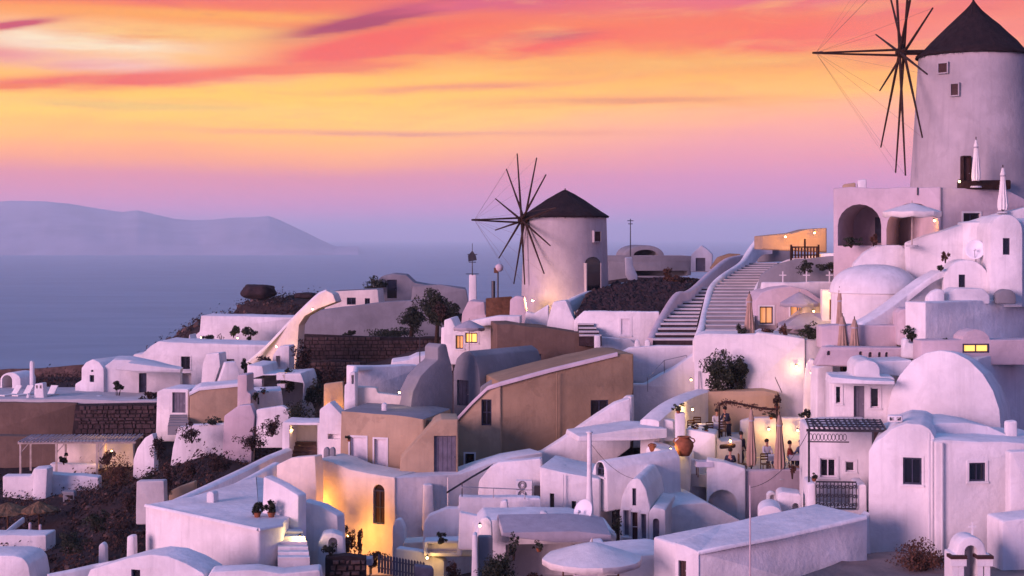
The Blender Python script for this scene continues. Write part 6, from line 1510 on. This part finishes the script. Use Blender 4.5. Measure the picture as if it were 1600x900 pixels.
tree('large dark tree between the grey-blue wall and the small windmill', 682, 528, 126, 66, 72, 2200)
tree('lower dark tree left of the large one, before the grey-blue wall', 642, 522, 131, 46, 40, 1000)

# ---- scrub and stones over the bare slopes
def in_poly(x, y, poly):
    c = False
    for i in range(len(poly)):
        (x1, y1), (x2, y2) = poly[i], poly[(i + 1) % len(poly)]
        if (y1 > y) != (y2 > y) and x < (x2 - x1) * (y - y1) / (y2 - y1) + x1: c = not c
    return c
def scrub(name, label, region, n, size, seed, m, leaves=24):
    rr = random.Random(seed); mb = MB(); (x0, x1, y0, y1) = region; k = 0
    for i in range(n):
        x, y = rr.uniform(x0, x1), rr.uniform(y0, y1)
        if noise.noise(Vector((x * .35, y * .35, seed))) < -.12: continue
        z = ground(x, y); s_ = size * rr.uniform(.5, 1.5)
        for j in range(leaves):
            p = Vector((x + rr.gauss(0, s_ * .6), y + rr.gauss(0, s_ * .6), z + abs(rr.gauss(0, s_ * .5))))
            a = Vector((rr.uniform(-1, 1), rr.uniform(-1, 1), rr.uniform(-.4, 1))).normalized(); q = a.orthogonal().normalized(); h = a.cross(q); l = size * .19 * rr.uniform(.6, 1.5)
            mb.add([p - q * l, p + h * l * .45, p + q * l, p - h * l * .45], [(0, 1, 2, 3)])
    o = mb.build(name, m, fix=False); tag(o, label, 'scrub', kind='stuff')
scrub('scrub', 'dark brown scrub covering the lower left slope', (-40, -13, 68, 104), 1500, .5, 3, 'leaf_scrub')
scrub('scrub', 'dry reddish tufts on the lower left slope', (-36, -13, 70, 104), 500, .4, 9, 'leaf_dry', 20)
scrub('scrub', 'dark scrub on the far ridge at the left edge', (-62, -36, 128, 156), 900, .6, 5, 'leaf_scrub', 12)
scrub('scrub', 'dark scrub on the rocky knoll', (-36, -18, 143, 170), 800, .6, 6, 'leaf_scrub', 12)
def rocks():
    rr = random.Random(4); mb = MB()
    for i in range(420):
        x, y = rr.uniform(-40, -13), rr.uniform(70, 106); mb.ico((x, y, ground(x, y) + .02), rr.uniform(.08, .34), 1, .45, (1, 1, .7))
    for i in range(260):
        x, y = rr.uniform(-36, -19), rr.uniform(143, 168); mb.ico((x, y, ground(x, y)), rr.uniform(.12, .5), 1, .45, (1, 1, .7))
    tag(mb.build('loose_stones', 'stone'), 'loose dark stones scattered on the slopes', 'stones', kind='stuff')
rocks()
def boulder(label, px, py, Y, wpx, hpx, seed):
    c = P(px, py, Y); rx = wpx / 2 / FPX * Y; rz = hpx / 2 / FPX * Y; mb = MB(); bm = bmesh.new(); bmesh.ops.create_icosphere(bm, subdivisions=4, radius=1.0); vs = []
    for v in bm.verts:
        d = v.co.copy(); k = 1 + .16 * noise.fractal(d * 1.6 + Vector((seed, 0, 0)), .8, 2, 4)
        e = Vector((abs(d.x) ** .8 * (1 if d.x > 0 else -1), d.y, abs(d.z) ** .7 * (1 if d.z > 0 else -1))); vs.append(c + Vector((e.x * rx * k, e.y * rx * k, e.z * rz * k)))
    mb.add(vs, [tuple(v.index for v in f.verts) for f in bm.faces]); bm.free(); o = mb.build('boulder', 'rock_black', smooth=True, angle=180); tag(o, label, 'rock')
boulder('big dark rounded boulder on top of the rocky knoll', 404, 456, 160, 52, 24, 2.0)
boulder('flatter dark rock right of the big boulder on the knoll', 478, 462, 158, 34, 10, 7.0)

# ================================================================== fittings
def dish(label, px, py, Y, rpx, aim, m='plastic_white', foot=None):
    c = P(px, py, Y); r = rpx / FPX * Y; root = empty('satellite_dish', c - Vector((0, 0, r * 1.6))); tag(root, label, 'satellite dish', 'satellite dishes')
    Mq = Vector(aim).normalized().to_track_quat('Z', 'Y').to_matrix(); mb = MB(); n = 28; k = 6; vs = []
    for j in range(k + 1):
        f = j / k
        for i in range(n): vs.append(c + Mq @ Vector((r * f * cos(2 * pi * i / n), r * 1.08 * f * sin(2 * pi * i / n), .28 * r * f * f)))
    mb.add(vs, [(j * n + i, j * n + (i + 1) % n, (j + 1) * n + (i + 1) % n, (j + 1) * n + i) for j in range(k) for i in range(n)]); o = mb.build('reflector', m, root, smooth=True, angle=180); o.modifiers.new('thick', 'SOLIDIFY').thickness = .02
    a = MB(); f_ = c + Mq @ Vector((0, -r * .2, r * 1.0)); a.tube(c + Mq @ Vector((0, -r * .95, .2 * r)), f_, .015); a.build('arm', 'steel', root)
    h = MB(); h.tube(f_, f_ + Mq @ Vector((0, .02, -.16)), .05, .07); h.build('receiver', 'plastic_white', root)
    p = MB(); p.tube(c - Mq @ Vector((0, 0, .03)), c - Mq @ Vector((0, 0, .22)), .05); q = c - Mq @ Vector((0, 0, .2)); p.tube(q, Vector((q.x, q.y, c.z - r * 1.6)), .035); p.build('mount', 'steel', root)
dish('white satellite dish on the roof in the lower middle', 914, 800, 66.8, 18, (-.75, -.8, .45))
dish('white satellite dish on the long pink wall with rising top', 1524, 391, 78.6, 15, (-.4, -1, .35))
def aircon():
    W = Wall(825, 75, -6); u0, u1, z0, z1 = W.rect(806, 751, 831, 779); root = empty('air_conditioner', W.p((u0 + u1) / 2, z0)); tag(root, 'grey stacked air conditioner units against the courtyard wall', 'air conditioner')
    for a, b in ((z0, (z0 + z1) / 2 - .03), ((z0 + z1) / 2, z1)):
        mb = MB(); W.bar(mb, u0, u1, a, b, 0, .32); ca = mb.build('casing', 'plastic_white', root)
        g = MB(); c = W.p(u0 + (u1 - u0) * .4, (a + b) / 2, -.02)
        for r in (.1, .16, .2): g.path([c + Vector((W.d.x * cos(t) * r, W.d.y * cos(t) * r, sin(t) * r)) for t in [2 * pi * i / 12 for i in range(13)]], .012, 4)
        g.build('fan_grille', 'iron', ca)
    mb = MB(); W.bar(mb, u1 + .1, u1 + .5, z0 - .05, z0 + .6, .1, .4); mb.build('meter_box', 'iron', root)
aircon()
mast('tall thin pale pole in front of the slab-roofed house', 1172, 758, 915, 52, .035, m='pink_plaster')
def column():
    a, b = P(921, 815, 69), P(921, 676, 69); root = empty('flue', a); tag(root, 'tall tapering white flue pipe rising beside the satellite dish', 'flue'); mb = MB()
    mb.lathe(a, [(.19, -.6), (.19, .4), (.12, 1.6), (.10, b.z - a.z)], 16); mb.build('pipe', 'white', root, smooth=True); c = MB(); c.lathe(b, [(.02, .10), (.16, .04), (.16, 0), (.02, 0)], 14); c.build('cap', 'white', root, smooth=True)
column()
parasol_open('big white parasol spread open at the bottom middle', 925, 846, 56, 1.85, .58, 2.3, 'canvas', 8, val=.24)
def weathervane():
    a = P(738, 430, 118); root = empty('weather_vane', a); tag(root, 'dark ornamental iron vane on the white square pillar', 'weather vane')
    mb = MB(); mb.tube(a, a + Vector((0, 0, 2.45)), .045, .02); mb.build('mast', 'iron', root)
    for z, l, ax in ((1.6, .38, 1), (1.0, .28, -1), (.1, .5, 1)):
        k = MB(); k.tube(a + Vector((-l, 0, z)), a + Vector((l, 0, z)), .03); k.build('arm', 'iron', root)
    k = MB(); k.add([a + Vector((x, y, z)) for y in (-.02, .02) for x, z in ((-.30, 1.05), (.34, 1.15), (.28, 1.5), (0, 1.9), (-.34, 1.5))], [(0, 1, 2, 3, 4), (9, 8, 7, 6, 5)] + [(i, (i + 1) % 5, 5 + (i + 1) % 5, 5 + i) for i in range(5)]); k.build('vane', 'iron', root)
weathervane()
def signal():
    a = P(778, 470, 116); root = empty('lantern_post', a); tag(root, 'dark post with round pink lantern left of the smaller windmill', 'lamp post'); mb = MB(); mb.tube(a, a + Vector((0, 0, 2.2)), .06); mb.tube(a + Vector((-.35, 0, 0)), a + Vector((-.35, 0, 1.5)), .14); mb.build('post', 'iron', root)
    g = MB(); g.ico(a + Vector((.1, 0, 2.5)), .32, 2, .1); g.build('globe', 'pink_plaster', root, smooth=True, angle=180); b = MB(); b.box(a + Vector((-.15, 0, 2.3)), .3, .3, .4); b.build('lamp_box', 'wood', root)
signal()
def picket():
    W = Wall(620, 66.5, 14); root = empty('picket_fence', W.p(W.uz(620, 890)[0], W.uz(620, 892)[1])); tag(root, 'grey-blue picket fence at the bottom middle', 'fence')
    u0, u1 = W.uz(590, 875)[0], W.uz(664, 890)[0]; n = 16; z0 = W.uz(600, 890)[1]; z1 = W.uz(640, 905)[1]
    for i in range(n):
        t = (i + .5) / n; u = u0 + (u1 - u0) * t; z = z0 + (z1 - z0) * t - .1; mb = MB(); W.bar(mb, u - .05, u + .05, z, z + .75, -.02, .02); W.slab(mb, [(u - .05, z + .75), (u + .05, z + .75), (u, z + .82)], -.02, .02); mb.build('picket', 'door_grey', root)
    for k in (.2, .58):
        mb = MB(); mb.tube(W.p(u0, z0 + k - .1, .04), W.p(u1, z1 + k - .1, .04), .03); mb.build('rail', 'door_grey', root)
picket()
stone_wall('garden_wall', 'rough dark stone garden wall at the bottom beside the white steps', 520, 62, 4, [(508, 930), (508, 872), (540, 868), (572, 872), (572, 930)], .6, .2, 'stone', seed=12)
def small_table(label, px, py, Y, m):
    table(label, px, py, Y, .7, m)
small_table('grey wooden table in the small garden at the bottom', 568, 872, 63.5, 'canvas_grey')
house('menu_board', 'dark menu board on the counter wall', 'sign', 1137, 77.5, 14, [(1125, 702), (1125, 695), (1150, 693), (1150, 700)], .05, m='wood_dark')
house('boxed_planter', 'dark planter box at the bottom left of the round black bush', 'planter', 660, 64, 10, [(648, 930), (649, 884), (678, 888), (678, 930)], .5, m='door_grey')
wall_path('hand_rail', 'dark hand rail on the lavender wall below the porch', 'railing', [(698, 768, 76.2), (735, 745, 77), (770, 725, 77.6)], .06, .07, m='iron', smooth=False)
railing('thin dark railing on the courtyard wall', [(722, 776, 70.6), (722, 757, 71)], .1, 'iron', 1.0, False)
railing('thin rail along the courtyard roof edge', [(722, 776, 70.8), (820, 780, 70.9)], .45, 'steel', 1.2, False)
wall_path('hand_rail', 'dark hand rail on the big retaining wall', 'railing', [(1211, 588, 84), (1222, 612, 84)], .07, .09, m='iron', smooth=False)

# ---- small things of the terraces and walls
for (px, py, Y, wd, hp, n, m, pt, lb) in [
    (1060, 646, 78.6, 22, 16, 300, 'leaf', .12, 'potted plant with pale leaves on the square pillar'),
    (1086, 672, 79.2, 16, 12, 200, 'leaf_dry', .1, 'small potted plant at the left of the counter wall'),
    (1104, 676, 79, 14, 12, 200, 'leaf_dark', .1, 'small dark potted plant on the counter wall'),
    (1214, 640, 80.4, 18, 32, 500, 'leaf_scrub', .15, 'dark potted plant at the right end of the tan platform'),
    (1205, 655, 83, 26, 14, 240, 'leaf_dark', .1, 'dark planting on the dining back wall'),
    (1236, 788, 66, 18, 18, 240, 'leaf_dry', .12, 'reddish potted plant left of the balcony wall'),
    (1272, 752, 63.2, 12, 12, 160, 'leaf_dark', .1, 'small plant on the left balcony post'),
    (1500, 905, 56, 16, 20, 200, 'leaf_dry', .1, 'dry tuft at the left foot of the bell gable'),
    (545, 690, 78.8, 10, 12, 120, 'leaf_dark', .08, 'small plant at the foot of the left shuttered window'),
    (356, 790, 70, 14, 10, 120, 'leaf_dark', .08, 'dark tuft in the gap of the cube roof parapet'),
    (842, 862, 62, 20, 18, 200, 'leaf_dark', .12, 'dark potted plant in the shade of the awning'),
    (1478, 536, 72, 12, 8, 100, 'leaf_dark', .08, 'tiny dark plant on the pink ledge'),
    (412, 616, 102.5, 20, 10, 160, 'leaf_dark', .1, 'dark plant on the roof of the lavender-blue front'),
    (345, 532, 136.5, 14, 12, 120, 'leaf_dark', .1, 'small dark plant beside the lit table of the plant terrace'),
]:
    bush('potted_plant', lb, px, py, Y, wd, hp, n, m, .05, pot=pt, cat='plant', group='potted plants')
def vine():
    pts = [P(1122, 634, 80.2), P(1135, 628, 80.2), P(1160, 632, 80.0), P(1190, 638, 79.8), P(1216, 640, 79.6)]; q = catmull(pts, 5)
    root = empty('vine_beam', P(1170, 690, 80)); tag(root, 'dark rough beam with climbing vine above the diners', 'beam'); mb = MB(); mb.path(q, .06, 7); mb.build('beam', 'wood_dark', root)
    lf = MB(); rr = random.Random(8)
    for p in q: leaf_cloud(lf, p, (.3, .2, .22), 26, .05, clump=4, seed=rr.random())
    lf.build('leaves', 'leaf_dry', root, fix=False)
    for px in (1124, 1214):
        b = P(px, 640, 80); po = MB(); po.tube((b.x, b.y, 89.3), (b.x, b.y, P(px, 635, 80).z), .05); po.build('post', 'wood_dark', root)
vine()
def pipe(label, pts, r=.04, m='white'):
    mb = MB(); mb.path([P(*a) for a in pts], r, 7); tag(mb.build('drain_pipe', m), label, 'pipe', 'drain pipes on the walls')
pipe('white drain pipe down the rounded shoulder house', [(1452, 676, 60.35), (1452, 860, 60.3)], .045)
pipe('white drain pipe at the corner of the lower right house', [(1472, 692, 60.2), (1472, 880, 60.2)], .045)
pipe('dark overflow pipe crossing the retaining wall foot', [(1092, 640, 85.2), (1092, 580, 85.4)], .03, 'steel')
pipe('pale drain pipe on the lavender wall below the porch', [(700, 746, 77.5), (700, 830, 77.5)], .04)
pipe('pale drain pipe on the bright court house', [(880, 742, 73.1), (880, 815, 73.1)], .035)
pipe('grey drain pipe on the large brown house', [(870, 582, 83.7), (870, 690, 83.7)], .035, 'brown')
def cable(label, a, b, sag):
    A, B = P(*a), P(*b); mb = MB(); mb.path([A.lerp(B, t / 12) - Vector((0, 0, sag * 4 * (t / 12) * (1 - t / 12))) for t in range(13)], .012, 4); tag(mb.build('cable', 'iron'), label, 'cable', 'overhead cables')
cable('thin cable hanging from the balcony house to the pale pole', (1264, 672, 64), (1172, 762, 52), .5)
cable('thin cable from the flue to the vaulted house', (921, 690, 69), (990, 748, 70), .3)

wall_path('coping', 'thin rim along the front edge of the slab-roofed house', 'coping', [(1054, 846.5, 56.2), (1092, 860, 55.05), (1150, 848, 55.65), (1215, 836, 56.35), (1300, 817, 57.35), (1352, 805, 58.0)], .22, .14, smooth=False)
for a, b, lb in (((228, 787, 66.9), (404, 824.5, 61.6), 'thin rim along the front edge of the big cube roof'), ((404, 824.5, 61.6), (440, 818, 62.5), 'short rim along the right edge of the big cube roof')):
    wall_path('coping', lb, 'coping', [a, b], .2, .12, smooth=False)
house('white_box', 'small white box shed behind the slab-roofed house', 'shed', 1232, 64.5, -6, [(1214, 812), (1215, 772), (1222, 768), (1252, 772), (1254, 812)], 1.2, ops=[('ao', 1238, 786, 1248, 800, None, .4)])
house('small_vault', 'tiny white vaulted roof lump behind the slab-roofed house', 'roof', 1205, 63, -8, archpx(1185, 1222, 790, 803, 820), 1.6)
house('skylight', 'low white skylight box on the slab roof', 'skylight', 1180, 58.6, 20, [(1172, 833), (1173, 822), (1196, 818), (1197, 829)], .6, rnd=.03, edge=.02)
house('roof_vent', 'small round-topped white vent on the cube roof', 'vent', 330, 67.6, -20, archpx(322, 334, 768, 773, 790), .4)
house('roof_vent', 'short white vent pipe on the shuttered house roof', 'vent', 600, 82.5, 0, archpx(596, 604, 630, 633, 652), .3)
house('roof_vent', 'white vent on the flat roof of the awning house', 'vent', 850, 66.6, 0, archpx(844, 856, 800, 804, 815), .4)
house('wall_stub', 'low white wall stub on the courtyard roof', 'wall', 790, 69.6, -6, [(780, 812), (782, 783), (792, 781), (795, 812)], .3)
house('wall_stub', 'small white step block beside the satellite dish', 'wall', 940, 66.2, -6, [(926, 850), (928, 826), (950, 828), (962, 838), (962, 850)], .8)
house('step_block', 'stepped white block under the satellite dish', 'wall', 950, 63, 4, [(925, 872), (926, 850), (945, 848), (946, 856), (968, 855), (970, 872)], 1.0)
house('arch_niche', 'little white shrine-like niche on the lower terrace front', 'niche', 1240, 74.6, 8, archpx(1200, 1214, 768, 775, 800), .3, ops=[('ao', 1203, 773, 1211, 797, None, .2)])
house('roof_box', 'white hatch box on the roof of the court house', 'vent', 880, 75, -10, [(868, 738), (869, 726), (884, 728), (885, 742)], .5)
for px, py, Y, lb in ((890, 886, 60, 'clay jar beside the big parasol'),):
    jar(lb, px, py, Y, 14, 12)
for i, (px, py, lb) in enumerate(((888, 884, 'wooden chair left of the big parasol pole'), (958, 884, 'wooden chair right of the big parasol pole'))):
    chair(lb, px, py + 18, 56.5, 90 if i == 0 else -90)
table('white cloth table under the big parasol', 915, 895, 56.2, .8)
